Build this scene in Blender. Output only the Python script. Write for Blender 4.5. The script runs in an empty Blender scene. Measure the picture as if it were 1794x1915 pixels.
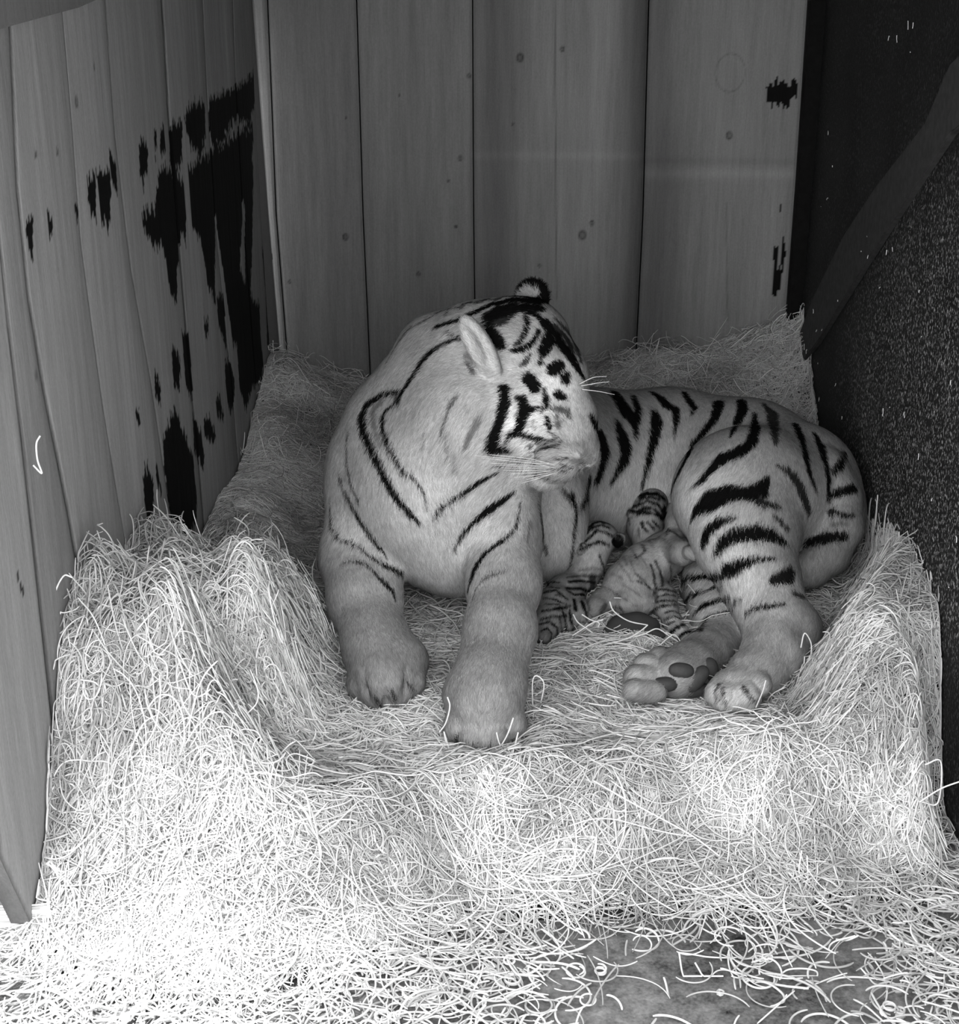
import bpy, bmesh, math, random
import numpy as np
import openvdb
from mathutils import Vector, Matrix
from mathutils.bvhtree import BVHTree

random.seed(7)
RNG = np.random.default_rng(11)
SC = bpy.context.scene
COL = SC.collection

# ------------------------------------------------------------------ camera
H = 1.45                       # camera height over the ground
TH = math.radians(21.3)        # looking down
F = 2731.0                     # focal length in pixels of the 1794 x 1915 frame
CX, CY = 897.0, 957.5
cam_d = bpy.data.cameras.new('camera')
cam_d.sensor_fit = 'VERTICAL'; cam_d.sensor_height = 24.0
cam_d.lens = F / 1915.0 * 24.0
cam = bpy.data.objects.new('camera', cam_d); COL.objects.link(cam)
cam.location = (0, 0, H); cam.rotation_euler = (math.radians(90) - TH, 0, 0)
SC.camera = cam
cam_d.clip_start = 0.05

# ------------------------------------------------------------------ light and exposure
EXPOSURE = 0.0
SKY = 3.4
SUN_E = 5.0
SC.view_settings.view_transform = 'Standard'
SC.view_settings.look = 'None'
SC.view_settings.gamma = 1.0
SC.view_settings.use_curve_mapping = False
SC.view_settings.exposure = EXPOSURE
w = bpy.data.worlds.new('overcast_sky'); SC.world = w; w.use_nodes = True
w.node_tree.nodes['Background'].inputs[0].default_value = (1, 1, 1, 1)
w.node_tree.nodes['Background'].inputs[1].default_value = SKY

def area(name, loc, target, sx, sy, power, spread=180):
    l = bpy.data.lights.new(name, 'AREA'); l.shape = 'RECTANGLE'; l.size = sx; l.size_y = sy
    l.energy = power; l.spread = math.radians(spread)
    o = bpy.data.objects.new(name, l); COL.objects.link(o); o.location = loc
    o.rotation_euler = (Vector(target) - Vector(loc)).to_track_quat('-Z', 'Y').to_euler()
    return o
def spot(name, loc, target, power, ang, blend, soft):
    l = bpy.data.lights.new(name, 'SPOT'); l.energy = power; l.spot_size = math.radians(ang)
    l.spot_blend = blend; l.shadow_soft_size = soft
    o = bpy.data.objects.new(name, l); COL.objects.link(o); o.location = loc
    o.rotation_euler = (Vector(target) - Vector(loc)).to_track_quat('-Z', 'Y').to_euler()
    return o
# daylight falling in through the open front of the den
area('daylight_opening', (0.0, 0.25, 1.30), (0.1, 2.9, 0.35), 1.3, 0.6, 9)
# shaft of sun that strikes the straw by the foot of the left wall
spot('sun_shaft', (-1.0, 0.3, 3.6), (-0.47, 1.76, 0.1), 1150, 10.5, 1.0, 0.08)

# ------------------------------------------------------------------ pixel <-> world
CT, ST = math.cos(TH), math.sin(TH)
CAMP = np.array([0, 0, H])
def rdir(px, py):
    a = (px - CX) / F; b = -(py - CY) / F
    return np.array([a, CT + b * ST, -ST + b * CT])     # one unit of depth
def at_Y(px, py, Y):
    r = rdir(px, py); return CAMP + r * (Y / r[1])
def at_Z(px, py, z):
    r = rdir(px, py); return CAMP + r * ((z - H) / r[2])
def at_plane(px, py, p0, n):
    r = rdir(px, py); return CAMP + r * (np.dot(np.array(p0) - CAMP, n) / np.dot(r, n))
def depth(p):
    return (p[1]) * CT - (p[2] - H) * ST
def px2m(p):
    return depth(p) / F
CR = {'H': (600, 480, 2.99), 'T': (1060, 690, 3.093), 'F': (880, 640, 6.385), 'L': (560, 900, 3.322),
      'P': (1140, 1120, 4.271), 'C': (980, 900, 4.983), 'W': (0, 0, 1.9933), 'R': (900, 0, 1.9944), 'X': (0, 0, 1.0)}
def cr(c, x, y):
    o = CR[c]; return o[0] + x / o[2], o[1] + y / o[2]

# ------------------------------------------------------------------ noise
_lat = RNG.random((64, 64, 64)).astype(np.float32)
def vnoise(p, scale=1.0, off=0.0):
    q = np.asarray(p, np.float32) * scale + 100.0 + off
    i = np.floor(q).astype(np.int32); f = q - i
    f = f * f * (3 - 2 * f)
    i0 = i & 63; i1 = (i + 1) & 63
    r = 0
    for dx in (0, 1):
        wx = f[..., 0] if dx else 1 - f[..., 0]; ix = (i1 if dx else i0)[..., 0]
        for dy in (0, 1):
            wy = f[..., 1] if dy else 1 - f[..., 1]; iy = (i1 if dy else i0)[..., 1]
            for dz in (0, 1):
                wz = f[..., 2] if dz else 1 - f[..., 2]; iz = (i1 if dz else i0)[..., 2]
                r = r + wx * wy * wz * _lat[ix, iy, iz]
    return r * 2 - 1
def fbm(p, scale, octv=3, off=0.0):
    s = 0; a = 1; t = 0
    for k in range(octv):
        s = s + a * vnoise(p, scale * 2 ** k, off + 7.3 * k); t += a; a *= 0.5
    return s / t
def P3(x, y, z=0.0):
    return np.stack([x, y, np.zeros_like(x) + z], -1)
def sstep(a, b, x):
    t = np.clip((x - a) / (b - a), 0, 1); return t * t * (3 - 2 * t)

# ------------------------------------------------------------------ materials
class NT:
    def __init__(s, name):
        s.m = bpy.data.materials.new(name); s.m.use_nodes = True; s.t = s.m.node_tree
        s.b = s.t.nodes['Principled BSDF']
    def n(s, ty, **kw):
        x = s.t.nodes.new(ty)
        for k, v in kw.items():
            if k.startswith('i_'):
                x.inputs[k[2:].replace('_', ' ')].default_value = v
            else: setattr(x, k, v)
        return x
    def l(s, a, b): s.t.links.new(a, b)
    def math(s, op, a, b=None, clamp=False):
        x = s.t.nodes.new('ShaderNodeMath'); x.operation = op; x.use_clamp = clamp
        for i, v in enumerate((a, b)):
            if v is None: continue
            if isinstance(v, (int, float)): x.inputs[i].default_value = v
            else: s.l(v, x.inputs[i])
        return x.outputs[0]
    def base(s, sock, rough=0.8, spec=0.2):
        s.l(sock, s.b.inputs['Base Color'])
        s.b.inputs['Roughness'].default_value = rough
        s.b.inputs['Specular IOR Level'].default_value = spec
    def bump(s, sock, strength, dist, normal=None):
        b = s.n('ShaderNodeBump'); b.inputs['Strength'].default_value = strength; b.inputs['Distance'].default_value = dist
        s.l(sock, b.inputs['Height'])
        if normal: s.l(normal, b.inputs['Normal'])
        s.l(b.outputs[0], s.b.inputs['Normal']); return b.outputs[0]
def attr(nt, name):
    a = nt.n('ShaderNodeAttribute'); a.attribute_name = name; return a
def objnoise(nt, scale, detail=3, stretch=(1, 1, 1), rough=0.55):
    tc = nt.n('ShaderNodeTexCoord'); mp = nt.n('ShaderNodeMapping'); mp.inputs['Scale'].default_value = stretch
    nt.l(tc.outputs['Object'], mp.inputs[0])
    no = nt.n('ShaderNodeTexNoise'); no.inputs['Scale'].default_value = scale; no.inputs['Detail'].default_value = detail
    no.inputs['Roughness'].default_value = rough
    nt.l(mp.outputs[0], no.inputs['Vector']); return no.outputs['Fac']

def mat_wood(name, base, attrs=True):
    nt = NT(name)
    g = objnoise(nt, 9, 4, (8, 8, 0.5)); f = objnoise(nt, 60, 3, (6, 6, 0.35)); s = objnoise(nt, 260, 2, (1, 1, .6))
    v = nt.math('MULTIPLY', nt.math('SUBTRACT', g, 0.5), 0.55)
    v = nt.math('ADD', v, nt.math('MULTIPLY', nt.math('SUBTRACT', f, 0.5), 0.30))
    v = nt.math('ADD', v, nt.math('MULTIPLY', nt.math('SUBTRACT', s, 0.5), 0.35))
    v = nt.math('MULTIPLY', nt.math('ADD', v, 1.0), base)
    if attrs:
        v = nt.math('MULTIPLY', v, attr(nt, 'tone').outputs['Fac'])
    nt.base(v, 0.75, 0.15); nt.bump(f, 0.35, 0.002)
    return nt.m
def mat_plain(name, base, rough=0.7, spec=0.3, ns=80, amt=0.3):
    nt = NT(name); f = objnoise(nt, ns, 4)
    v = nt.math('MULTIPLY', nt.math('ADD', nt.math('MULTIPLY', nt.math('SUBTRACT', f, 0.5), amt * 2), 1.0), base)
    nt.base(v, rough, spec); nt.bump(f, 0.3, 0.002); return nt.m
def mat_attr(name, rough=0.7, spec=0.2, nrm=False, tr=False):
    nt = NT(name); a = attr(nt, 'tone'); nt.base(a.outputs['Fac'], rough, spec)
    if nrm:
        nn = attr(nt, 'nrm'); nt.l(nn.outputs['Vector'], nt.b.inputs['Normal'])
    return nt.m
M_BACK = mat_wood('weathered_pine_boards', 0.215)
M_LEFT = mat_wood('grey_pine_boards', 0.27)
M_DARK = None
M_SKIN = mat_attr('tiger_coat', 0.9, 0.03)
M_FUR = mat_attr('tiger_fur', 0.85, 0.04, nrm=True)
M_STRAW = mat_attr('pale_wood_wool', 0.6, 0.25)
M_PAD = mat_plain('dark_pad_leather', 0.045, 0.55, 0.25, 120, 0.35)
M_WHISK = mat_plain('white_whisker', 0.8, 0.4, 0.4, 50, 0.05)

# ------------------------------------------------------------------ objects
def link(name, data, mat=None, parent=None):
    o = bpy.data.objects.new(name, data); COL.objects.link(o)
    if mat: data.materials.append(mat)
    if parent: o.parent = parent
    return o
def tag(o, label=None, cat=None, group=None, kind=None):
    if label: o['label'] = label
    if cat: o['category'] = cat
    if group: o['group'] = group
    if kind: o['kind'] = kind
    return o
def mesh_np(name, V, Fc, smooth=True):
    me = bpy.data.meshes.new(name); V = np.asarray(V, np.float32); Fc = np.asarray(Fc, np.int32)
    n = Fc.shape[1]
    me.vertices.add(len(V)); me.vertices.foreach_set('co', V.ravel())
    me.loops.add(Fc.size); me.loops.foreach_set('vertex_index', Fc.ravel())
    me.polygons.add(len(Fc)); me.polygons.foreach_set('loop_start', np.arange(len(Fc), dtype=np.int32) * n)
    me.update(calc_edges=True); me.validate()
    if smooth: me.shade_smooth()
    return me
def set_attr(data, name, vals, domain='POINT', ty='FLOAT'):
    a = data.attributes.new(name, ty, domain)
    a.data.foreach_set('vector' if ty == 'FLOAT_VECTOR' else 'value', np.asarray(vals, np.float32).ravel())
def curves_obj(name, P, rad, mat, parent=None, tone=None, nrm=None):
    """P: n x k x 3 strands, rad: n x k radii"""
    n, k, _ = P.shape
    hc = bpy.data.hair_curves.new(name); hc.add_curves([k] * n)
    hc.attributes['position'].data.foreach_set('vector', P.astype(np.float32).ravel())
    ra = hc.attributes.get('radius') or hc.attributes.new('radius', 'FLOAT', 'POINT')
    ra.data.foreach_set('value', rad.astype(np.float32).ravel())
    if tone is not None: set_attr(hc, 'tone', tone, 'CURVE')
    if nrm is not None: set_attr(hc, 'nrm', nrm, 'CURVE', 'FLOAT_VECTOR')
    return link(name, hc, mat, parent)
def box(name, lo, hi, mat, parent=None, bev=0.0):
    bm = bmesh.new(); bmesh.ops.create_cube(bm, size=1)
    for v in bm.verts:
        v.co = Vector([(lo[i] + hi[i]) / 2 + v.co[i] * (hi[i] - lo[i]) for i in range(3)])
    if bev: bmesh.ops.bevel(bm, geom=bm.edges[:], offset=bev, segments=2, affect='EDGES')
    me = bpy.data.meshes.new(name); bm.to_mesh(me); bm.free(); return link(name, me, mat, parent)

# ------------------------------------------------------------------ implicit bodies
class Field:
    def __init__(s, lo, hi, h):
        s.lo = np.array(lo, float); s.h = h
        s.n = np.ceil((np.array(hi) - s.lo) / h).astype(int) + 1
        s.D = np.full(s.n, 0.3, np.float32)
    def sub(s, lo, hi):
        a = np.clip(np.floor((np.array(lo) - s.lo) / s.h).astype(int), 0, s.n)
        b = np.clip(np.ceil((np.array(hi) - s.lo) / s.h).astype(int) + 1, 0, s.n)
        if np.any(b <= a): return None
        ax = [s.lo[i] + s.h * np.arange(a[i], b[i], dtype=np.float32) for i in range(3)]
        X, Y, Z = np.meshgrid(*ax, indexing='ij')
        return (slice(a[0], b[0]), slice(a[1], b[1]), slice(a[2], b[2])), X.astype(np.float32), Y.astype(np.float32), Z.astype(np.float32)
    def merge(s, sl, d, k, cut=False):
        D = s.D[sl]
        if cut:
            d = -d; h = np.clip(0.5 + 0.5 * (d - D) / k, 0, 1)
            s.D[sl] = D * (1 - h) + d * h + k * h * (1 - h)
        else:
            h = np.clip(0.5 + 0.5 * (D - d) / k, 0, 1)
            s.D[sl] = D * (1 - h) + d * h - k * h * (1 - h)
    def cap(s, a, b, ra, rb, k=0.03, cut=False):
        a = np.array(a); b = np.array(b); m = max(ra, rb) + k + 3 * s.h
        q = s.sub(np.minimum(a, b) - m, np.maximum(a, b) + m)
        if q is None: return
        sl, X, Y, Z = q; ba = b - a; L = max(np.dot(ba, ba), 1e-9)
        t = np.clip(((X - a[0]) * ba[0] + (Y - a[1]) * ba[1] + (Z - a[2]) * ba[2]) / L, 0, 1)
        t2 = t * t * (3 - 2 * t) * .4 + t * .6
        d = np.sqrt((X - a[0] - t * ba[0]) ** 2 + (Y - a[1] - t * ba[1]) ** 2 + (Z - a[2] - t * ba[2]) ** 2) - (ra + (rb - ra) * t2)
        s.merge(sl, d, k, cut)
    def ell(s, c, r, R=None, k=0.03, cut=False):
        """R rows: the three local axes"""
        c = np.array(c); r = np.array(r, float); m = max(r) + k + 3 * s.h
        q = s.sub(c - m, c + m)
        if q is None: return
        sl, X, Y, Z = q; X = X - c[0]; Y = Y - c[1]; Z = Z - c[2]
        if R is not None:
            X, Y, Z = (R[i][0] * X + R[i][1] * Y + R[i][2] * Z for i in range(3))
        k0 = np.sqrt((X / r[0]) ** 2 + (Y / r[1]) ** 2 + (Z / r[2]) ** 2)
        k1 = np.sqrt((X / r[0] ** 2) ** 2 + (Y / r[1] ** 2) ** 2 + (Z / r[2] ** 2) ** 2) + 1e-6
        s.merge(sl, k0 * (k0 - 1) / k1, k, cut)
    def chain(s, pts, k=0.03):
        """pts: (px, py, Y, radius in px) joints of one limb"""
        W = [at_Y(x, y, Y) for x, y, Y, r in pts]; R = [p[3] * px2m(q) for p, q in zip(pts, W)]
        for i in range(len(W) - 1): s.cap(W[i], W[i + 1], R[i], R[i + 1], k)
    def ball(s, px, py, Y, rp, k=0.02, sq=(1, 1, 1), cut=False):
        c = at_Y(px, py, Y); r = rp * px2m(c); s.ell(c, (r * sq[0], r * sq[1], r * sq[2]), None, k, cut)
    def mesh(s, name, smooth_it=3):
        D = s.D.copy()
        for _ in range(smooth_it):
            for ax in range(3):
                D = 0.5 * D + 0.25 * (np.roll(D, 1, ax) + np.roll(D, -1, ax))
        g = openvdb.FloatGrid(0.3); g.copyFromArray(D)
        pts, quads = g.convertToQuads(isovalue=0.0)
        V = pts * s.h + s.lo
        me = mesh_np(name, V, quads[:, ::-1])
        bm = bmesh.new(); bm.from_mesh(me)
        if bm.calc_volume(signed=True) < 0: bmesh.ops.reverse_faces(bm, faces=bm.faces)
        # keep the largest island only
        bm.to_mesh(me); bm.free(); me.shade_smooth(); return me
def axes(z, x=(1, 0, 0)):
    z = np.array(z, float); z /= np.linalg.norm(z); x = np.array(x, float); x = x - z * np.dot(x, z); x /= np.linalg.norm(x)
    return [x, np.cross(z, x), z]

# ------------------------------------------------------------------ painting coats in 3-D
class Coat:
    def __init__(s, me):
        s.me = me; n = len(me.vertices)
        s.V = np.empty(n * 3, np.float32); me.vertices.foreach_get('co', s.V); s.V = s.V.reshape(-1, 3)
        s.Nn = np.empty(n * 3, np.float32); me.vertices.foreach_get('normal', s.Nn); s.Nn = s.Nn.reshape(-1, 3)
        m = len(me.polygons); s.Q = np.empty(len(me.loops), np.int32); me.loops.foreach_get('vertex_index', s.Q)
        s.Q = s.Q.reshape(m, -1)
        s.bvh = BVHTree.FromPolygons(s.V.tolist(), s.Q.tolist())
        s.strokes = []; s.flow = []; s.zones = []
        s.lastY = 2.9
    def hit(s, px, py):
        r = Vector(rdir(px, py)); h = s.bvh.ray_cast(Vector(CAMP), r.normalized())
        if h[0] is None:
            h = s.bvh.find_nearest(Vector(at_Y(px, py, s.lastY)))
        s.lastY = h[0][1]
        return np.array(h[0])
    def S(s, c, pts, tone=0.0):
        """one marking or painted shade: pts (x, y, full width) traced in crop c"""
        W = []; R = []
        for x, y, wd in pts:
            p = s.hit(*cr(c, x, y)); W.append(p); R.append((0.68 * wd / CR[c][2] + .5) * px2m(p))
        # subdivide and re-snap
        A = []; B = []
        for i in range(len(W)):
            A.append(W[i]); B.append(R[i])
            if i + 1 < len(W):
                for t in (0.33, 0.67):
                    x = pts[i][0] + (pts[i + 1][0] - pts[i][0]) * t; y = pts[i][1] + (pts[i + 1][1] - pts[i][1]) * t
                    q = s.hit(*cr(c, x, y))
                    if np.linalg.norm(q - W[i]) < 1.8 * np.linalg.norm(W[i + 1] - W[i]) + 0.02:
                        A.append(q); B.append(R[i] * (1 - t) + R[i + 1] * t)
        if len(A) == 1: A.append(A[0] + 1e-4); B.append(B[0])
        s.strokes.append((np.array(A), np.array(B), tone))
    def Z(s, c, items):
        for x, y, t in items: s.zones.append((s.hit(*cr(c, x, y)), t))
    def FL(s, items):
        for x0, y0, x1, y1 in items:
            a = s.hit(x0, y0); b = s.hit(x1, y1); d = b - a
            s.flow.append(((a + b) / 2, d / (np.linalg.norm(d) + 1e-9)))
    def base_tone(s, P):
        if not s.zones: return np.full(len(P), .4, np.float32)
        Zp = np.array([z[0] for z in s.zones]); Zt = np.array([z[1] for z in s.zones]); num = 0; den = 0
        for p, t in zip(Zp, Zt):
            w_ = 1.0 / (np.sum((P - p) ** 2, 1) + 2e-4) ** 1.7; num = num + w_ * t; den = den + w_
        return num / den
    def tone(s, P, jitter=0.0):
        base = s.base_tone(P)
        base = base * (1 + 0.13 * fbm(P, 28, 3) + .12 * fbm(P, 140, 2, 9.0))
        n1 = fbm(P, 110, 2, 3.0); 
        out = base
        for A, B, t in s.strokes:
            m = B.max() * 2.2 + 0.012
            sel = np.where(np.all((P > A.min(0) - m) & (P < A.max(0) + m), 1))[0]
            if len(sel) == 0: continue
            q = P[sel]; best = np.full(len(q), 9.0)
            for i in range(len(A) - 1):
                ba = A[i + 1] - A[i]; L = max(np.dot(ba, ba), 1e-10)
                u = np.clip((q - A[i]) @ ba / L, 0, 1)
                d = np.linalg.norm(q - A[i] - u[:, None] * ba, axis=1) - (B[i] + (B[i + 1] - B[i]) * u)
                best = np.minimum(best, d)
            soft = min(0.0026, 0.00035 + .55 * B.max())
            d = best + n1[sel] * min(0.0026, .5 * B.max())
            if jitter: d = d + RNG.normal(0, jitter, len(d))
            w_ = 1 - sstep(-soft, soft, d)
            tgt = 0.012 if t == 0 else t
            if t <= 0.001: val = np.full(len(q), 0.006)
            else: val = out[sel] * (1 - t) if t < 1 else np.full(len(q), t - 1)
            out[sel] = out[sel] * (1 - w_) + val * w_
        return np.clip(out, 0.006, 0.95)
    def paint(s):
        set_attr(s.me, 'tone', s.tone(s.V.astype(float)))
    def fur(s, name, n, length, parent, rad=0.00045, lift=0.35, droop=0.25, jit=0.0018, ylim=None):
        a, b, c_, d_ = (s.V[s.Q[:, i]] for i in range(4)) if s.Q.shape[1] == 4 else (s.V[s.Q[:, 0]], s.V[s.Q[:, 1]], s.V[s.Q[:, 2]], s.V[s.Q[:, 0]])
        ar = np.linalg.norm(np.cross(b - a, c_ - a), axis=1) * .5 + np.linalg.norm(np.cross(c_ - a, d_ - a), axis=1) * .5
        fn = np.cross(c_ - a, d_ - b); fn /= np.linalg.norm(fn, axis=1)[:, None] + 1e-12
        ctr = (a + b + c_ + d_) / 4
        vis = np.einsum('ij,ij->i', fn, ctr - CAMP)          # fewer hairs on the far side
        ww = ar * np.where(vis < 0.1, 1.0, 0.12)
        ww = ww / ww.sum()
        f = RNG.choice(len(ar), n, p=ww)
        u = RNG.random(n)[:, None]; v = RNG.random(n)[:, None]
        p = (a[f] * (1 - u) + b[f] * u) * (1 - v) + (d_[f] * (1 - u) + c_[f] * u) * v
        nr = fn[f]
        p = p.astype(float)
        num = np.zeros((n, 3)); den = np.zeros(n)
        for q, d in s.flow:
            w_ = 1.0 / (np.sum((p - q) ** 2, 1) + 3e-4) ** 2; num += w_[:, None] * d; den += w_
        fl = num / den[:, None] if s.flow else np.tile([0, 0, -1.0], (n, 1))
        fl = fl + RNG.normal(0, .22, (n, 3)) + 0.25 * np.stack([fbm(p, 25, 2, o) for o in (1, 11, 21)], 1)
        fl = fl - nr * np.einsum('ij,ij->i', fl, nr)[:, None]; fl /= np.linalg.norm(fl, axis=1)[:, None] + 1e-9
        ln = length(p) * RNG.uniform(.6, 1.25, n) if callable(length) else length * RNG.uniform(.6, 1.25, n)
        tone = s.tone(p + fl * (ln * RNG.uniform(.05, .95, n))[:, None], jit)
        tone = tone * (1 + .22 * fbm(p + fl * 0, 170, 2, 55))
        tone = tone * RNG.uniform(.66, 1.34, n)
        K = 4; P = np.empty((n, K, 3)); R = np.empty((n, K))
        for k in range(K):
            t = k / (K - 1)
            P[:, k] = p + nr * 0.0001 + fl * (ln * t)[:, None] + nr * (ln * lift * (t - t * t * 0.7) + .0006 * t)[:, None]
            P[:, k, 2] -= ln * droop * t * t * .5
            R[:, k] = rad * (1 - 0.8 * t)
        return curves_obj(name, P, R, M_FUR, parent, tone, nr + fl * .15)

# ================================================================== the den
FLOOR = 0.11
WB = 4.10                                    # back wall
XL = lambda y: -0.685 + (y - 1.88) * (0.085 / 2.22)
XR = lambda y: 0.819 + (y - 2.0) * (0.092 / 2.1)
# ---- straw height field
def hgt(x, y):
    x = np.asarray(x, float); y = np.asarray(y, float)
    p = P3(x, y)
    front = 2.00 + .05 * sstep(.2, .35, x) * sstep(.75, .6, x) - 0.22 * sstep(0.05, -0.35, x) + 0.06 * fbm(p, 4, 2)       # line where the bedding begins
    h = FLOOR * sstep(front - 0.02, front + 0.20, y)
    G = lambda cx, cy, sx, sy, a: a * np.exp(-((x - cx) / sx) ** 2 - ((y - cy) / sy) ** 2)
    e1 = .05 * fbm(p, 5, 2, 17); e2 = .04 * fbm(p, 6, 2, 27)
    box_ = sstep(-.27, -.50, x + 1.3 * e1) * sstep(1.90, 2.14, y + e2) * sstep(2.92, 2.5, y + e1)
    h = h + box_ * (.26 + .09 * fbm(p, 8, 2, 33) + .05 * sstep(2.5, 2.1, y))                    # heap by the left wall
    h = h + G(-0.57, 3.25, .13, .45, .10) + G(-0.6, 4.05, .15, .3, .08)
    h = h + 0.14 * sstep(3.35, 4.05, y)
    h = h + .09 * sstep(.1, .5, x) * sstep(3.5, 4.0, y) + G(0.84, 4.1, .14, .25, .08)
    xe = .56 + .24 * sstep(2.35, 3.0, y)
    h = h + 0.21 * sstep(xe, xe + .17, x + .4 * e1) * sstep(2.02, 2.28, y + e2) * (1 - 0.5 * sstep(2.9, 3.3, y))
    h = h + G(0.45, 2.14, .26, .12, .065) + G(0.0, 2.08, .3, .11, .04) + G(-0.38, 1.98, .2, .12, .08)
    h = h + (0.022 * fbm(p, 7, 3, 5) + 0.008 * fbm(p, 24, 2, 9)) * sstep(front - 0.02, front + .15, y)
    h = h - G(0.0, 2.62, .35, .3, .012)
    h = h * (1 - sstep(.73, .80, x + .5 * e1) * sstep(2.42, 2.2, y))
    h = h - G(.34, 2.47, .12, .10, .03) - G(-.17, 2.47, .07, .07, .012) - G(0.0, 2.31, .07, .07, .012) - G(.43, 2.42, .07, .07, .012)
    return np.maximum(h, 0.0)

# ---- boards
def plank_wall(name, seams, p0, n, u, z0, z1, step, mat, stains, knots, lab_noise, thick=0.03, ztone=None, bands=()):
    """seams: traced pixel polylines; every board between two seams gets its own grid, 4 mm apart"""
    p0 = np.array(p0, float); n = np.array(n, float); u = np.array(u, float)
    def uv(px, py):
        q = at_plane(px, py, p0, n); return np.array([(q - p0) @ u, q[2]])
    S = [np.array([uv(*q) for q in s]) for s in seams]
    def seam_u(i, z):
        s = S[i]; o = np.argsort(s[:, 1]); zz = s[o, 1]; uu = s[o, 0]
        r = np.interp(z, zz, uu)
        lo = z < zz[0]; hi = z > zz[-1]
        k0 = (uu[1] - uu[0]) / (zz[1] - zz[0]); k1 = (uu[-1] - uu[-2]) / (zz[-1] - zz[-2])
        return np.where(lo, uu[0] + (z - zz[0]) * k0 * .5, np.where(hi, uu[-1] + (z - zz[-1]) * k1 * .5, r))
    polys = [np.array([uv(*cr(c, x, y)) for x, y in pts]) for c, pts in stains]
    KN = [(uv(*cr(c, x, y)), r / CR[c][2] * px2m(at_plane(*cr(c, x, y), p0, n))) for c, x, y, r in knots]
    BD = [(np.array([uv(*q) for q in pts]), wd, val) for pts, wd, val in bands]
    V = []; Fc = []; T = []; off = 0
    z = np.arange(z0, z1, step)
    for i in range(len(S) - 1):
        a = seam_u(i, z) + 0.0016; b = seam_u(i + 1, z) - 0.0016
        w_ = float(np.mean(b - a)); m = max(3, int(w_ / step))
        t = np.linspace(0, 1, m)
        U = a[:, None] * (1 - t) + b[:, None] * t; Z = np.repeat(z[:, None], m, 1)
        edge = np.minimum(t, 1 - t) * w_
        cup = 0.0015 * RNG.normal() * (1 - (2 * t - 1) ** 2)
        dd = -0.004 * (1 - sstep(0, 0.006, edge)) + cup + RNG.normal() * 0.0012
        D = np.repeat(dd[None], len(z), 0) + 0.0006 * fbm(np.stack([U * 60, Z * 4, U * 0], -1), 1, 2)
        Pp = p0 + U[..., None] * u + D[..., None] * n; Pp[..., 2] = Z
        tone = (1 + RNG.normal() * 0.07) * (1 + 0.16 * fbm(np.stack([U * 22, Z * 1.6, U * 0 + i], -1), 1, 3))
        tone = tone * (1 - 0.25 * (1 - sstep(0, 0.012, edge))[None])
        if ztone is not None: tone = tone * ztone(U, Z, i, t)
        st = np.zeros_like(U)
        streak = 0.018 * fbm(np.stack([U * 190, Z * 2, U * 0], -1), 1, 2) + 0.008 * fbm(np.stack([U * 600, Z * 6, U * 0], -1), 1, 1)
        for pg in polys:
            zz = Z + streak * 1.2; uu = U + 0.0015 * fbm(np.stack([U * 40, Z * 60, U * 0], -1), 1, 2)
            ins = np.zeros(U.shape, bool); j = len(pg) - 1
            for k in range(len(pg)):
                x1, y1 = pg[k]; x2, y2 = pg[j]
                c_ = (y1 > zz) != (y2 > zz)
                ins ^= c_ & (uu < (x2 - x1) * (zz - y1) / (y2 - y1 + 1e-12) + x1); j = k
            st = np.maximum(st, ins)
        tone = tone * (1 - st) + 0.012 * st
        for (c_, r) in KN:
            d = np.hypot(U - c_[0], (Z - c_[1]) * .8)
            tone = tone * (1 - (0.55 * np.exp(-((d - r) / (r * .35)) ** 2) if r < .02 else .3 * np.exp(-((d - r) / .0018) ** 2))) * (1 - .35 * (d < r) * (r < .02))
        for (ln, wd, val) in BD:
            for k in range(len(ln) - 1):
                ba = ln[k + 1] - ln[k]; L = ba @ ba; tt = np.clip(((U - ln[k][0]) * ba[0] + (Z - ln[k][1]) * ba[1]) / L, 0, 1)
                d = np.hypot(U - ln[k][0] - tt * ba[0], Z - ln[k][1] - tt * ba[1])
                tone = tone * (1 + val * np.exp(-(d / wd) ** 2))
        idx = np.arange(len(z) * m).reshape(len(z), m) + off
        q = np.stack([idx[:-1, :-1], idx[:-1, 1:], idx[1:, 1:], idx[1:, :-1]], -1).reshape(-1, 4)
        V.append(Pp.reshape(-1, 3)); T.append(tone.ravel()); off += len(z) * m
        # board sides and back, so that each has its thickness
        rim = np.concatenate([idx[:, 0], idx[-1, 1:], idx[::-1, -1][1:], idx[0, ::-1][1:-1]])
        Vb = np.concatenate(V)[rim] - n * thick; V.append(Vb); T.append(np.full(len(Vb), .35))
        j = np.arange(len(rim)) + off; off += len(rim)
        side = np.stack([rim, j, np.roll(j, -1), np.roll(rim, -1)], -1)
        Fc += [q, side]
    Fc = np.concatenate(Fc); V = np.concatenate(V)
    me = mesh_np(name, V, Fc, False)
    fn = np.array(me.polygons[5].normal)
    if fn @ n < 0: me.flip_normals()
    set_attr(me, 'tone', np.clip(np.concatenate(T), 0.01, 2))
    o = link(name, me, mat); o['kind'] = 'structure'; return o

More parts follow.
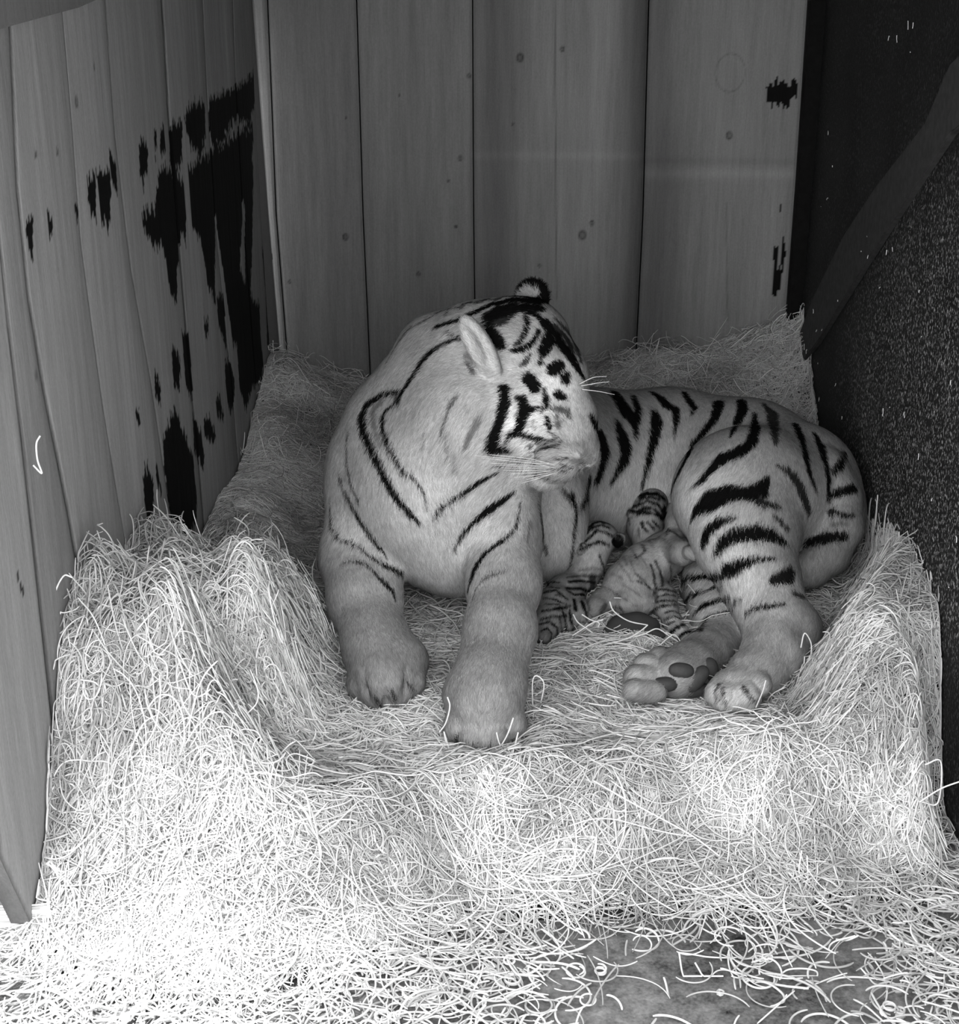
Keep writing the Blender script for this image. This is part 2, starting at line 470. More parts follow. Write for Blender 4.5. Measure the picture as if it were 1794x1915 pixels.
C4 = 'W'
left_stains = [[(520,530),(545,520),(555,590),(535,700),(522,650)],
 [(600,620),(640,640),(680,680),(690,800),(690,900),(672,880),(665,1000),(660,1140),(635,1080),(605,900),(570,920),(535,860),(530,800),(575,770)],
 [(595,500),(612,470),(622,580),(600,570)], [(575,500),(586,500),(586,570),(577,570)],
 [(635,470),(675,450),(675,600),(650,660),(635,600)],
 [(680,440),(700,390),(760,380),(765,520),(740,590),(700,520)],
 [(780,370),(870,330),(950,270),(950,380),(930,460),(870,450),(850,500),(800,555),(780,500)],
 [(695,620),(780,570),(850,520),(940,460),(945,540),(925,620),(920,760),(905,760),(900,900),(895,1000),(930,1100),(965,1130),(970,1250),(980,1350),(975,1400),(940,1450),(920,1530),(895,1450),(885,1300),(860,1200),(830,1000),(803,800),(798,1000),(800,1130),(770,1060),(740,880),(710,840)],
 [(805,1100),(835,1100),(845,1250),(840,1300),(810,1200)], [(850,1130),(890,1100),(890,1270),(870,1280)],
 [(925,500),(942,620),(938,900),(932,1170),(915,1100),(912,700)],
 [(610,1620),(650,1520),(690,1620),(720,1700),(735,1850),(735,1920),(700,2050),(640,1920),(615,1750)],
 [(640,1310),(655,1290),(675,1350),(670,1440),(650,1460)], [(680,1240),(700,1240),(715,1400),(720,1490),(695,1450)],
 [(835,1340),(860,1340),(875,1420),(870,1520),(850,1540),(838,1430)],
 [(975,930),(990,930),(1000,1100),(1003,1300),(995,1290),(990,1100)],
 [(525,1760),(550,1740),(570,1820),(565,1900),(555,1990),(535,1880)], [(575,1700),(600,1830),(605,1860),(580,1800)],
 [(320,670),(350,650),(355,800),(345,830),(325,760)], [(350,630),(405,630),(410,700),(400,830),(370,810)], [(403,580),(430,600),(435,720),(415,700)],
 [(92,820),(118,825),(122,950),(95,930)], [(172,790),(190,800),(188,880),(172,850)], [(272,740),(288,770),(284,825),(274,800)],
 [(720,1550),(745,1600),(760,1700),(755,1750),(725,1680)], [(755,1550),(775,1550),(800,1620),(790,1650),(760,1620)], [(498,1510),(512,1520),(518,1580),(503,1560)],
 [(575,1380),(600,1430),(600,1520),(580,1460)], [(755,1200),(772,1190),(772,1250),(758,1250)], [(795,1480),(815,1480),(832,1560),(805,1560)],
 [(60,2150),(80,2180),(88,2230),(70,2200)]]
left_stains = [('W', q) for q in left_stains]
back_stains = [('R', q) for q in ([(1065,320),(1085,305),(1180,315),(1180,370),(1140,400),(1110,400),(1068,370)],
 [(1090,910),(1110,905),(1105,1000),(1120,1030),(1115,1100),(1085,1100),(1095,1000)], [(1120,905),(1135,905),(1135,960),(1118,1040)], [(1115,750),(1123,750),(1122,780),(1116,780)])] \
 + [('W', [(1000,930),(1010,935),(1016,1010),(1022,1120),(1030,1200),(1018,1310),(1006,1290),(1004,1100)])]
pl = np.array([XL(1.88), 1.88, 0]); ul = np.array([XL(4.1) - XL(1.88), 4.1 - 1.88, 0]); ul /= np.linalg.norm(ul); nl = np.array([ul[1], -ul[0], 0])
pr = np.array([XR(2.0), 2.0, 0]); ur = np.array([XR(4.1) - XR(2.0), 2.1, 0]); ur /= np.linalg.norm(ur); nr_ = np.array([-ur[1], ur[0], 0])
X = lambda c, pts: [cr(c, *q) for q in pts]
left_seams = [
 [(-60, 0), (-60, 900), (0, 1600), (75, 1760)],
 X('W', [(-40, 100), (-20, 700), (30, 1200), (90, 1700), (215, 2850)]),
 X('W', [(35, 100), (60, 700), (100, 1100), (160, 1450), (250, 1900), (330, 2350)]),
 X('W', [(235, 90), (270, 500), (300, 900), (380, 1500), (445, 1900), (480, 2100)]),
 X('W', [(395, 0), (430, 500), (490, 1000), (570, 1450), (635, 1900)]),
 X('W', [(605, 0), (632, 450), (668, 900), (700, 1300), (740, 1700)]),
 X('W', [(755, 0), (772, 350), (800, 800), (830, 1100), (870, 1500)]),
 X('W', [(868, 0), (880, 350), (905, 800), (935, 1200), (955, 1450)]),
 X('W', [(940, 0), (950, 350), (975, 800), (1000, 1200), (1010, 1320)])]
def ltone(U, Z, i, t):
    r = 1.0 - .22 * np.exp(-((t - .95) / .12) ** 2)[None] * (i > 0) + 0 * Z
    return r * (0.82 if i >= 7 else 1.0)
wl = plank_wall('wall_left', left_seams, pl, nl, ul, 0.0, 1.6, 0.005, M_LEFT, left_stains,
   [('W', 345, 248, 9), ('W', 283, 380, 14), ('W', 207, 565, 10), ('W', 127, 575, 10), ('W', 130, 1400, 12)], 0, ztone=ltone)
back_seams = [
 [(470, 0), (500, 400), (522, 660)], [(500, 0), (516, 400), (538, 680)],
 [(667, 0), (679, 400), (692, 690)], [(884, 0), (886, 400), (888, 560)],
 [(1214, 0), (1203, 400), (1192, 625)], [(1512, 0), (1490, 330), (1470, 600)]]
def btone(U, Z, i, t):
    r = 1 + 0 * Z
    if i == 3: r = r * (1 - .66 * np.exp(-((t - 1.0) / .15) ** 2))[None] * (1 - .38 * np.exp(-((t - .12) / .10) ** 2))[None] * (1.0 + .20 * sstep(.3, .5, t))[None]
    if i == 4: r = r * (1 - .38 * np.exp(-((t - .05) / .2) ** 2))[None] * 1.3
    if i == 4: r = r * (1 - .2 * np.exp(-((t - .2) / .14) ** 2)[None] * sstep(1.1, .8, Z))
    return r
knots = [('R', 145, 215, 11), ('R', 303, 183, 7), ('R', 378, 877, 12), ('R', 413, 832, 7), ('R', 926, 506, 10), ('W', 1288, 884, 9), ('W', 1716, 590, 7), ('W', 1672, 674, 4),
 ('W', 1749, 283, 6), ('W', 1560, 1022, 6), ('W', 1290, 437, 4), ('R', 218, 990, 5), ('W', 1080, 1050, 5), ('W', 1700, 845, 4), ('W', 1488, 355, 3), ('R', 118, 462, 4), ('R', 930, 272, 55)]
bands = [([(890, 290), (1200, 292)], .012, .16), ([(1205, 325), (1480, 325)], .014, .22), ([(1205, 300), (1480, 303)], .01, -.12), ([(1038, 0), (1041, 560)], .002, -.4), ([(1359, 380), (1361, 600)], .0025, -.3)]
wb = plank_wall('wall_back', back_seams, (0, WB, 0), (0, -1, 0), (1, 0, 0), 0.0, 1.6, 0.0045, M_BACK, back_stains, knots, 0, ztone=btone, bands=bands)
b_ = box('wall_back_batten', (-0.72, WB + 0.034, 0), (1.0, WB + 0.07, 1.6), mat_plain('black_backing', 0.01)); b_['kind'] = 'structure'; b_.name = 'trim_1'

# right wall: black-coated panel with a slanting brace
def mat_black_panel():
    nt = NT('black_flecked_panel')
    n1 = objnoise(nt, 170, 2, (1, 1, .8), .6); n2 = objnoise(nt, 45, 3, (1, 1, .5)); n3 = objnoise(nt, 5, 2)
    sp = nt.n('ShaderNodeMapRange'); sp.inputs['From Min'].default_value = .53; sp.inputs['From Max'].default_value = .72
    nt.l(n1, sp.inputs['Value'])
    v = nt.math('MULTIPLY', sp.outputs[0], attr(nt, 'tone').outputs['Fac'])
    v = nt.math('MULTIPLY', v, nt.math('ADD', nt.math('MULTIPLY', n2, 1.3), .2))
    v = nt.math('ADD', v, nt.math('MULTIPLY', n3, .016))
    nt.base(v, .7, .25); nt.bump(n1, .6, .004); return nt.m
M_DARK = mat_black_panel()
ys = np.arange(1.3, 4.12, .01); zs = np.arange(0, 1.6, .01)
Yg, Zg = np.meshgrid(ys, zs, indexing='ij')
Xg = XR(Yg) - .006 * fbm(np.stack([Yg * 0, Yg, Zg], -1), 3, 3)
tn = 0.06 + 0.62 * sstep(1.25, .75, Zg + .35 * (Yg - 2.6)) * sstep(3.6, 2.9, Yg) + .04 * fbm(np.stack([Yg * 0, Yg, Zg], -1), 5, 2)  # flecks paler low and in front: the light there is put into the colour
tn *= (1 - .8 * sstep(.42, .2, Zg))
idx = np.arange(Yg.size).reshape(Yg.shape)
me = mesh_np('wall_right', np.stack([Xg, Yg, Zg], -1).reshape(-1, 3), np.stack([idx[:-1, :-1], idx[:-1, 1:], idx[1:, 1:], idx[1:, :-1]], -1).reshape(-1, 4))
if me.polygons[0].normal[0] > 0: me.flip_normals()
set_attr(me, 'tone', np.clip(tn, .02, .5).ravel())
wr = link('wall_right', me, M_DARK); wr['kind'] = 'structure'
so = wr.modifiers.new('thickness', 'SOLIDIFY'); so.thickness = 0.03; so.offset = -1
# slanting brace on it
def slab(name, pix, p0, n, th, mat, out=0.0, kind='structure'):
    q = [at_plane(x, y, np.array(p0) + n * out, n) for x, y in pix]
    bm = bmesh.new(); f = [bm.verts.new(v) for v in q]; g = [bm.verts.new(v + n * th) for v in q]
    bm.faces.new(f[::-1]); bm.faces.new(g); m = len(q)
    for i in range(m): bm.faces.new((f[i], f[(i + 1) % m], g[(i + 1) % m], g[i]))
    bmesh.ops.recalc_face_normals(bm, faces=bm.faces[:]); bmesh.ops.bevel(bm, geom=bm.edges[:], offset=.003, segments=2, affect='EDGES')
    me = bpy.data.meshes.new(name); bm.to_mesh(me); bm.free(); o = link(name, me, mat); o['kind'] = kind; return o
M_BRACE = mat_plain('black_rough_timber', .040, .7, .25, 60, .8)
slab('trim_2', [(1860, 60), (1794, 118), (1745, 230), (1650, 350), (1590, 440), (1530, 560), (1492, 660), (1498, 692), (1540, 640), (1640, 480), (1720, 360), (1794, 250), (1860, 200)], pr, nr_, .016, M_BRACE)
slab('trim_3', [(1512, 0), (1560, -5), (1545, 250), (1525, 500), (1500, 640), (1470, 600), (1490, 330)], (0, WB - .03, 0), np.array([0, -1.0, 0]), .03, mat_plain('black_corner_post', .008, .8, .1, 60, .5))
# header board seen at the top left
slab('trim_4', [(-60, -40), (300, -60), (128, 14), (0, 48), (-60, 66)], pl, nl, .02, mat_wood('header_board', .16, False), .0)
rf = box('shading_ceiling', (-1.0, 1.5, 1.60), (1.1, 4.4, 1.64), mat_plain('shading_roof_dark', .08)); rf['kind'] = 'structure'  # unseen roof, added to dim the sky light toward the back

# ground outside and under the bedding
def mat_ground():
    nt = NT('worn_concrete'); a = objnoise(nt, 3.5, 4); b = objnoise(nt, 38, 5); c = objnoise(nt, 170, 3)
    v = nt.math('ADD', nt.math('MULTIPLY', nt.math('SUBTRACT', a, .5), 2.6), nt.math('MULTIPLY', nt.math('SUBTRACT', b, .5), 2.2))
    v = nt.math('ADD', v, nt.math('MULTIPLY', nt.math('SUBTRACT', c, .5), 1.6))
    v = nt.math('MAXIMUM', nt.math('MULTIPLY', nt.math('ADD', v, 1.1), .15), .012)
    nt.base(v, .85, .2); nt.bump(b, .6, .008); return nt.m
gs = 140; gx = np.linspace(-2.5, 2.5, gs); gy = np.linspace(.2, 4.3, gs); GX, GY = np.meshgrid(gx, gy, indexing='ij')
idx = np.arange(gs * gs).reshape(gs, gs)
GZ = -0.004 + .004 * fbm(P3(GX, GY), 3, 3)
me = mesh_np('ground', np.stack([GX, GY, GZ], -1).reshape(-1, 3), np.stack([idx[:-1, :-1], idx[1:, :-1], idx[1:, 1:], idx[:-1, 1:]], -1).reshape(-1, 4))
g_ = link('floor', me, mat_ground()); g_['kind'] = 'structure'

# ================================================================== the tigress
f = Field((-0.42, 1.98, 0.04), (0.90, 3.72, 0.90), 0.0036)
# trunk
f.chain([(900, 800, 3.06, 150), (960, 870, 3.16, 150), (1100, 882, 3.30, 147), (1250, 884, 3.36, 150), (1390, 900, 3.25, 146), (1470, 930, 3.10, 134), (1502, 965, 3.02, 110)], .05)
f.chain([(1000, 890, 3.00, 74), (1020, 950, 2.99, 62), (1034, 1010, 2.98, 48), (1040, 1050, 2.98, 38)], .06)
# chest and neck
f.ell(at_Y(812, 915, 2.88), (.205, .20, .20), None, .05)
f.ell(at_Y(830, 900, 2.80), (.14, .13, .16), None, .08)
f.ell(at_Y(860, 1010, 2.80), (.105, .11, .115), None, .05)
f.chain([(770, 850, 2.95, 124), (778, 815, 2.94, 124), (836, 722, 2.92, 106), (890, 668, 2.90, 104)], .06)
f.ball(806, 645, 2.93, 54, .03)
f.ball(690, 870, 2.93, 72, .05); f.ball(845, 790, 2.79, 84, .08)
# left front leg in the picture
f.chain([(690, 920, 2.88, 76), (672, 1040, 2.78, 66), (682, 1120, 2.68, 62), (700, 1190, 2.57, 54), (712, 1225, 2.52, 56), (722, 1262, 2.47, 62)], .04)
f.chain([(722, 1240, 2.50, 58), (722, 1275, 2.45, 52)], .02)
f.ball(760, 1235, 2.50, 38, .03)
for x, y, Y, r in ((676, 1276, 2.455, 27), (705, 1293, 2.435, 30), (740, 1291, 2.43, 30), (769, 1272, 2.45, 26)):
    f.chain([(x * .85 + 722 * .15, y - 36, Y + .055, r * .9), (x + (x - 722) * .06, y + 3, Y, r * .93)], .004)
for x in (690, 722, 755): f.cap(at_Y(x, 1250, 2.435), at_Y(x + (x - 722) * .1, 1318, 2.398), .005, .007, .008, cut=True)
# right front leg in the picture
f.chain([(925, 900, 2.84, 84), (940, 1000, 2.74, 66), (943, 1090, 2.63, 61), (935, 1180, 2.51, 60), (922, 1240, 2.44, 54), (912, 1285, 2.38, 62), (908, 1320, 2.33, 66)], .04)
f.ball(866, 1300, 2.37, 32, .03)
for x, y, Y, r in ((858, 1358, 2.30, 28), (888, 1374, 2.275, 30), (924, 1376, 2.27, 31), (956, 1355, 2.30, 29)):
    f.chain([(x * .85 + 907 * .15, y - 40, Y + .055, r * .9), (x + (x - 907) * .06, y + 3, Y, r * .93)], .004)
for x in (872, 906, 941): f.cap(at_Y(x, 1335, 2.268), at_Y(x + (x - 906) * .1, 1400, 2.232), .007, .009, .008, cut=True)
# upper hind leg
f.ell(at_Y(1400, 925, 2.98), (.165, .15, .15), None, .06)
f.chain([(1372, 935, 2.92, 102), (1392, 1005, 2.84, 90), (1420, 1080, 2.76, 70), (1438, 1130, 2.70, 60), (1462, 1180, 2.63, 62), (1450, 1222, 2.56, 56), (1415, 1262, 2.49, 46), (1388, 1285, 2.44, 42)], .03)
f.ball(1400, 985, 2.87, 88, .04); f.ball(1482, 1182, 2.62, 46, .03)
for x, y, Y, r in ((1343, 1298, 2.41, 24), (1361, 1309, 2.39, 26), (1394, 1305, 2.39, 29), (1421, 1281, 2.42, 23)):
    f.chain([(x * .7 + 1400 * .3, y - 26, Y + .05, r * .9), (x, y, Y, r)], .004)
for x in (1352, 1377, 1409): f.cap(at_Y(x + 4, 1278, 2.378), at_Y(x, 1330, 2.350), .006, .008, .007, cut=True)
# lower hind leg with the sole turned to the front
f.chain([(1338, 1050, 3.02, 58), (1337, 1100, 2.92, 60), (1345, 1160, 2.80, 56), (1350, 1205, 2.72, 50)], .008)
f.chain([(1345, 1160, 2.80, 54), (1352, 1205, 2.70, 48), (1320, 1225, 2.60, 46), (1292, 1248, 2.53, 48), (1268, 1262, 2.48, 44)], .010)
for x, y, Y, r in ((1208, 1246, 2.49, 24), (1192, 1268, 2.45, 25), (1186, 1290, 2.41, 20), (1236, 1234, 2.52, 25)):
    f.chain([(x * .5 + 1270 * .5, y + 4, Y + .02, r), (x, y, Y, r)], .005)
# tail along the rump
f.chain([(1535, 885, 3.02, 52), (1562, 930, 2.97, 46), (1572, 985, 2.90, 40), (1552, 1035, 2.86, 36), (1520, 1062, 2.84, 32), (1490, 1072, 2.84, 28)], .012)
# head
f.ball(952, 662, 2.88, 103, .03); f.ball(985, 645, 2.88, 82, .03)
f.ball(1000, 722, 2.83, 92, .03); f.ball(1028, 700, 2.82, 66, .03)
f.chain([(1035, 715, 2.79, 62), (1066, 780, 2.735, 45), (1082, 835, 2.70, 38)], .022)     # bridge of the nose
f.ball(955, 800, 2.79, 78, .05); f.ball(985, 770, 2.77, 62, .03)                        # cheek
f.ball(895, 795, 2.78, 88, .08)
f.ball(1040, 862, 2.69, 38, .012); f.ball(1062, 868, 2.69, 27, .012)                      # whisker pad
f.ball(1018, 884, 2.715, 30, .014); f.ball(1040, 889, 2.71, 22, .012)                   # chin
f.ball(975, 868, 2.76, 44, .02)
f.ball(1108, 858, 2.69, 13, .010); f.ball(1100, 864, 2.685, 11, .008)                   # tip of the nose
f.ball(1090, 873, 2.67, 9, .005, cut=True); f.chain([(1030, 846, 2.69, 20), (1080, 846, 2.66, 14)], .012)
f.ball(1040, 800, 2.672, 14, .02, cut=True); f.ball(1052, 742, 2.70, 9, .03, cut=True)
f.ball(1022, 772, 2.735, 34, .012)                                                     # brow over the eye
# ears
def ear(f, a, b, w, th, n, k=.012, dish=True):
    a = np.array(a); b = np.array(b); c = (a + b) / 2; L = np.linalg.norm(b - a) / 2
    R = axes(b - a, np.cross(b - a, n)); f.ell(c, (w, th, L), R, k)
    if dish:
        nn = np.array(n, float); nn /= np.linalg.norm(nn)
        f.ell(c + nn * th * 1.1 + (b - a) * .06, (w * .62, th * .8, L * .68), R, .006, cut=True)
f.cap(at_Y(1098, 884, 2.69), at_Y(1000, 884, 2.66), .0035, .003, .006, cut=True)
ear(f, at_Y(932, 712, 2.745), at_Y(866, 590, 2.76), .029, .019, (-.65, -.7, .1), .006)
ear(f, at_Y(998, 590, 2.95), at_Y(994, 520, 2.97), .036, .018, (.3, .9, .1), dish=False)
f.ball(1000, 590, 2.93, 26, .02)
me_t = f.mesh('tigress'); del f
tig = link('tigress', me_t, M_SKIN)
tag(tig, 'adult striped tiger lying on the wood wool, head turned down to its cubs', 'tiger')
ct = Coat(me_t)
# ground tones of the coat, shade behind the head painted in
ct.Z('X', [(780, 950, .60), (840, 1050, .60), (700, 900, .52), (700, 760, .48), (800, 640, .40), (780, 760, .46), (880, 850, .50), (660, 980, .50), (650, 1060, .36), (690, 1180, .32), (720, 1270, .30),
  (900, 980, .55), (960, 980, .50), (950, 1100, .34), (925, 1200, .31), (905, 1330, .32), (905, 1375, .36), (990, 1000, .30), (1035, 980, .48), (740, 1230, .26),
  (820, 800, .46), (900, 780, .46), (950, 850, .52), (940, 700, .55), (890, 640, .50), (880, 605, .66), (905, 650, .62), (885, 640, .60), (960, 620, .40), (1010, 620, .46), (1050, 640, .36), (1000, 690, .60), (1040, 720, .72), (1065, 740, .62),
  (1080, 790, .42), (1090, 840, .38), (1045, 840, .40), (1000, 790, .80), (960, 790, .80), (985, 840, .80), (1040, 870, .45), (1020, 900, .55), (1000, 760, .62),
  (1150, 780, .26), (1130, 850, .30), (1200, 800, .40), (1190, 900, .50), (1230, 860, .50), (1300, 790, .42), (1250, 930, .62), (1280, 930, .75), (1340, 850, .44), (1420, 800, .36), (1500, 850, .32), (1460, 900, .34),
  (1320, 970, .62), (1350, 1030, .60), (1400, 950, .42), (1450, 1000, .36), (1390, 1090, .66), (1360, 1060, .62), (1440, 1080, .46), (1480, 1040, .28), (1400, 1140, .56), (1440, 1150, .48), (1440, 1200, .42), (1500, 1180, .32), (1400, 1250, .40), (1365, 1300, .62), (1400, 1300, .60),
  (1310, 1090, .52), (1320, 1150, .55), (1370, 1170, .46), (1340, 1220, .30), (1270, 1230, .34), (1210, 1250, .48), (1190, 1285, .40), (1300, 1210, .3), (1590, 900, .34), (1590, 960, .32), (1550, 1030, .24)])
S = ct.S
# neck and ruff
S('H', [(370,600,8),(420,510,12),(490,410,14),(600,350,10),(700,290,8)], .8)
S('H', [(640,395,14),(700,378,22),(780,350,24),(860,315,28),(950,270,36),(1060,250,44)])
S('H', [(650,250,12),(760,235,14),(870,225,20),(980,225,26),(1080,225,40)], .85)
S('H', [(910,350,16),(940,400,50),(965,460,60),(1010,500,40)]); S('H', [(960,330,60),(1040,310,50),(1090,270,40)])
S('H', [(790,440,10),(740,465,16),(680,490,20),(610,540,28),(560,600,28),(510,680,26),(470,740,26),(440,790,24),(420,840,10)], .0)
S('H', [(700,420,10),(740,450,14),(790,470,8)], .8)
S('H', [(440,755,18),(380,765,26),(320,790,32),(260,830,38),(228,900,44),(240,980,42),(290,1090,38),(340,1200,38),(390,1300,38),(450,1380,34),(510,1450,28),(560,1500,14)])
S('H', [(440,800,18),(370,860,22),(345,900,26),(350,970,26),(375,1050,26),(415,1130,22),(460,1210,16),(530,1250,8),(580,1330,8),(598,1420,5)])
S('H', [(340,815,30),(300,850,34),(295,920,34),(310,980,24),(340,1060,14)], .55); S('H', [(420,770,22),(440,820,26)], .8)
S('H', [(150,1000,6),(150,1150,9),(170,1270,7),(215,1370,5)])
S('H', [(100,1220,8),(130,1310,14),(180,1400,18),(230,1490,24),(280,1570,22),(330,1630,16),(370,1690,8)])
S('H', [(55,1400,6),(60,1520,11),(100,1580,12),(200,1620,11),(290,1690,13),(370,1740,15),(450,1770,24)])
S('L', [(270,512,5),(330,500,8),(400,515,12),(450,550,14),(490,600,16),(545,650,28),(580,690,28),(595,750,8)])
S('L', [(520,530,14),(560,545,24),(600,570,30),(640,590,20)], .7)
S('H', [(630,1470,5),(655,1425,13),(740,1360,20),(830,1300,22),(900,1250,22),(980,1210,14)])
S('H', [(740,1650,5),(790,1560,16),(850,1490,26),(930,1420,38),(1010,1370,28),(1080,1320,16)])
S('L', [(1050,690,5),(1070,610,28),(1100,530,38),(1150,460,28),(1220,400,22),(1300,345,20),(1345,290,12),(1365,200,8),(1370,130,6)])
S('L', [(1080,740,4),(1110,650,7),(1160,600,13),(1220,580,12),(1280,560,4)], .8)
S('L', [(1480,130,14),(1500,260,20),(1510,380,22),(1540,450,14)], .9); S('L', [(1432,250,10),(1412,390,10)], .5)

S('L', [(1690,80,34),(1720,190,22),(1705,340,14),(1690,480,13),(1670,570,10)]); S('L', [(1640,60,26),(1700,140,26)], .8)
# cheek
S('H', [(775,680,5),(710,750,5)], .4); S('H', [(770,770,7),(720,840,14),(690,930,12),(668,1010,8)], .75)
S('H', [(880,920,26),(850,970,24),(820,1030,24),(800,1080,12)], .6); S('H', [(570,1000,10),(575,1080,10)], .4); S('H', [(695,1010,12),(710,1130,8)], .5)
S('H', [(560,790,4),(500,950,5)], .3); S('H', [(740,1100,20),(745,1200,26)], .3); S('H', [(820,560,40),(850,650,20)], .5); S('H', [(815,600,14),(850,655,16)], .7)  # last two strokes paint shade at the near ear
# face
S('H', [(1025,740,50),(1028,800,52),(1010,880,46),(985,960,40),(965,1020,60),(955,1070,60),(1020,1085,30),(1060,1092,14)])
S('H', [(1090,790,16),(1130,800,46),(1140,855,56),(1125,910,50),(1108,960,40),(1090,990,36),(1050,1000,24),(1035,1040,16)])
S('H', [(1140,860,40),(1190,850,18),(1235,838,6)])
S('H', [(1100,985,30),(1160,1008,24),(1215,1022,24),(1265,1030,6)]); S('H', [(1225,1030,24),(1200,1048,6)])
S('H', [(1248,740,8),(1258,790,30),(1262,830,26),(1230,872,6)])
S('H', [(1165,690,60),(1195,728,56)]); S('H', [(1300,630,56),(1335,605,50)]); S('H', [(1368,672,46),(1368,690,40)]); S('H', [(1390,650,12),(1388,665,16)]); S('H', [(1325,770,40),(1350,783,30),(1375,786,10)])
S('H', [(1240,560,24),(1250,520,50),(1275,470,60),(1290,420,44),(1260,375,60)]); S('H', [(1225,590,20),(1235,600,14)])
S('H', [(1320,440,40),(1350,500,52),(1390,550,56),(1430,610,44),(1470,680,26)]); S('H', [(1310,400,50),(1370,450,40),(1410,530,30)], .9)
S('H', [(1140,310,22),(1155,370,24),(1140,430,24),(1110,480,18),(1080,498,8)]); S('H', [(1220,410,16),(1190,470,26),(1140,515,28),(1090,525,22),(1060,520,8)])
S('H', [(1170,550,14),(1145,590,26),(1115,615,12)], .9); S('H', [(1170,635,8),(1140,662,14)], .8)
S('H', [(1310,350,20),(1380,420,34),(1425,500,34),(1455,590,22)], .85)
S('H', [(1130,300,20),(1180,315,30),(1220,340,30),(1250,380,34)]); S('H', [(1080,240,54),(1150,255,40),(1220,262,40),(1265,235,36)])
S('H', [(1090,200,14),(1100,160,20),(1160,120,24),(1220,125,34),(1262,170,44),(1275,230,44)]); S('H', [(1115,190,44),(1165,185,44),(1195,205,24)], 1.45)
S('F', [(950,790,26),(1060,800,60),(1150,820,50),(1175,880,40)], .8); S('F', [(910,880,36),(925,960,52),(935,1015,56)], .0); S('F', [(1030,900,50),(1040,1000,50)], .65)
S('F', [(1100,920,50),(1060,960,40)], .5); S('F', [(930,1078,20),(1010,1100,18)], .9)
S('F', [(700,1322,8),(800,1305,24),(900,1265,32),(1000,1250,26),(1085,1195,14)], .95); S('F', [(880,1230,14),(960,1180,28),(1050,1140,10)], .95)
S('F', [(600,1192,14),(645,1185,16)], .7); S('F', [(700,1225,34),(712,1268,16)], .85); S('F', [(760,930,18),(730,990,26),(765,1040,18)], .6)
S('F', [(1320,1430,26),(1335,1470,26)], .95); S('F', [(1350,1480,14),(1400,1505,8)], .8); S('F', [(1290,1500,10),(1275,1570,10),(1190,1625,8)], .8)
S('F', [(990,1390,20),(1060,1400,26),(1150,1385,24)], .95); S('F', [(1060,1440,18),(1130,1480,18),(1210,1512,16)], .95); S('F', [(960,1500,14),(1060,1520,16),(1150,1560,10)], .8); S('F', [(1280,1300,16),(1285,1310,14)], .6); S('F', [(1320,1330,12),(1322,1340,10)], .6); S('F', [(1420,1400,90),(1490,1400,50)], .35); S('F', [(1180,1640,10),(1100,1640,10),(1000,1600,12),(900,1560,10)], .8)
S('F', [(760,1590,24),(860,1600,30),(950,1630,20),(1030,1645,12)], .9); S('F', [(560,1560,16),(680,1580,20)], .7)
S('F', [(300,1470,16),(500,1480,18),(700,1480,22),(850,1490,12)], .8); S('F', [(480,1385,8),(700,1390,14),(830,1385,8)], .7); S('F', [(450,1420,6),(700,1430,10),(850,1430,8)], .7)
# flank
S('T', [(140,280,30),(190,380,56),(220,480,60),(205,560,44),(170,650,40)]); S('T', [(130,640,40),(110,740,40),(80,800,30)], .96)
S('T', [(265,115,30),(300,180,60),(350,260,80),(390,320,44),(400,400,16)]); S('T', [(385,160,26),(410,230,34),(400,300,40)])
S('T', [(290,305,20),(315,380,56),(340,450,64),(335,520,52),(290,600,34),(250,670,10)])
S('T', [(505,245,26),(522,310,56),(510,380,48),(490,460,38),(470,540,30),(445,640,14),(430,690,6)])
S('T', [(490,135,20),(545,170,40),(580,215,44),(630,235,40),(635,300,26),(622,400,6)])
S('T', [(680,140,26),(710,190,32),(742,230,26),(718,275,6)])
S('T', [(870,145,50),(880,220,48),(855,290,46),(800,360,36),(750,420,36),(700,510,42),(660,590,46),(625,660,36),(608,725,12)])
S('T', [(1010,185,40),(1018,240,50),(990,310,40),(945,400,10)])
S('T', [(1088,255,16),(1090,350,44),(1070,430,52),(1000,480,64),(900,520,66),(850,570,44),(790,640,32),(715,698,6)], .0)
S('T', [(1140,205,20),(1190,260,52),(1200,350,42),(1210,440,18)], .9); S('T', [(1220,560,18),(1290,600,36),(1340,660,44),(1370,740,50),(1400,830,30)], .93)
S('T', [(1320,320,30),(1352,390,42),(1380,500,38),(1400,600,32),(1440,700,14)]); S('T', [(1430,370,20),(1465,440,42),(1495,550,38),(1512,650,32),(1512,760,20)])
S('T', [(1610,490,24),(1575,570,44),(1540,605,16)]); S('T', [(1530,735,36),(1590,712,44),(1660,690,44)]); S('T', [(1530,830,36),(1590,845,26),(1660,850,14)], .95)
S('T', [(718,890,10),(755,815,50),(840,760,110),(940,720,90),(1050,720,60),(1120,705,80),(1165,630,24)], .0); S('T', [(1050,740,40),(1140,780,40),(1230,800,24)], .95)
S('T', [(790,1015,34),(815,945,52),(880,890,46),(995,858,8)]); S('T', [(860,1075,26),(900,1010,52),(980,962,64),(1080,945,76),(1160,960,64),(1230,990,50),(1285,1025,14)])
S('T', [(1200,850,18),(1275,925,24)], .9); S('T', [(908,1195,26),(930,1165,70),(1000,1140,60),(1080,1110,34),(1200,1098,12)])
S('T', [(1200,1230,44),(1270,1205,80),(1300,1170,40)], .97); S('T', [(1036,1425,10),(1080,1388,26),(1160,1377,30),(1255,1365,14)]); S('T', [(970,1342,14),(1012,1335,12)], .7)
S('T', [(1330,1310,44),(1370,1320,30)], .85)
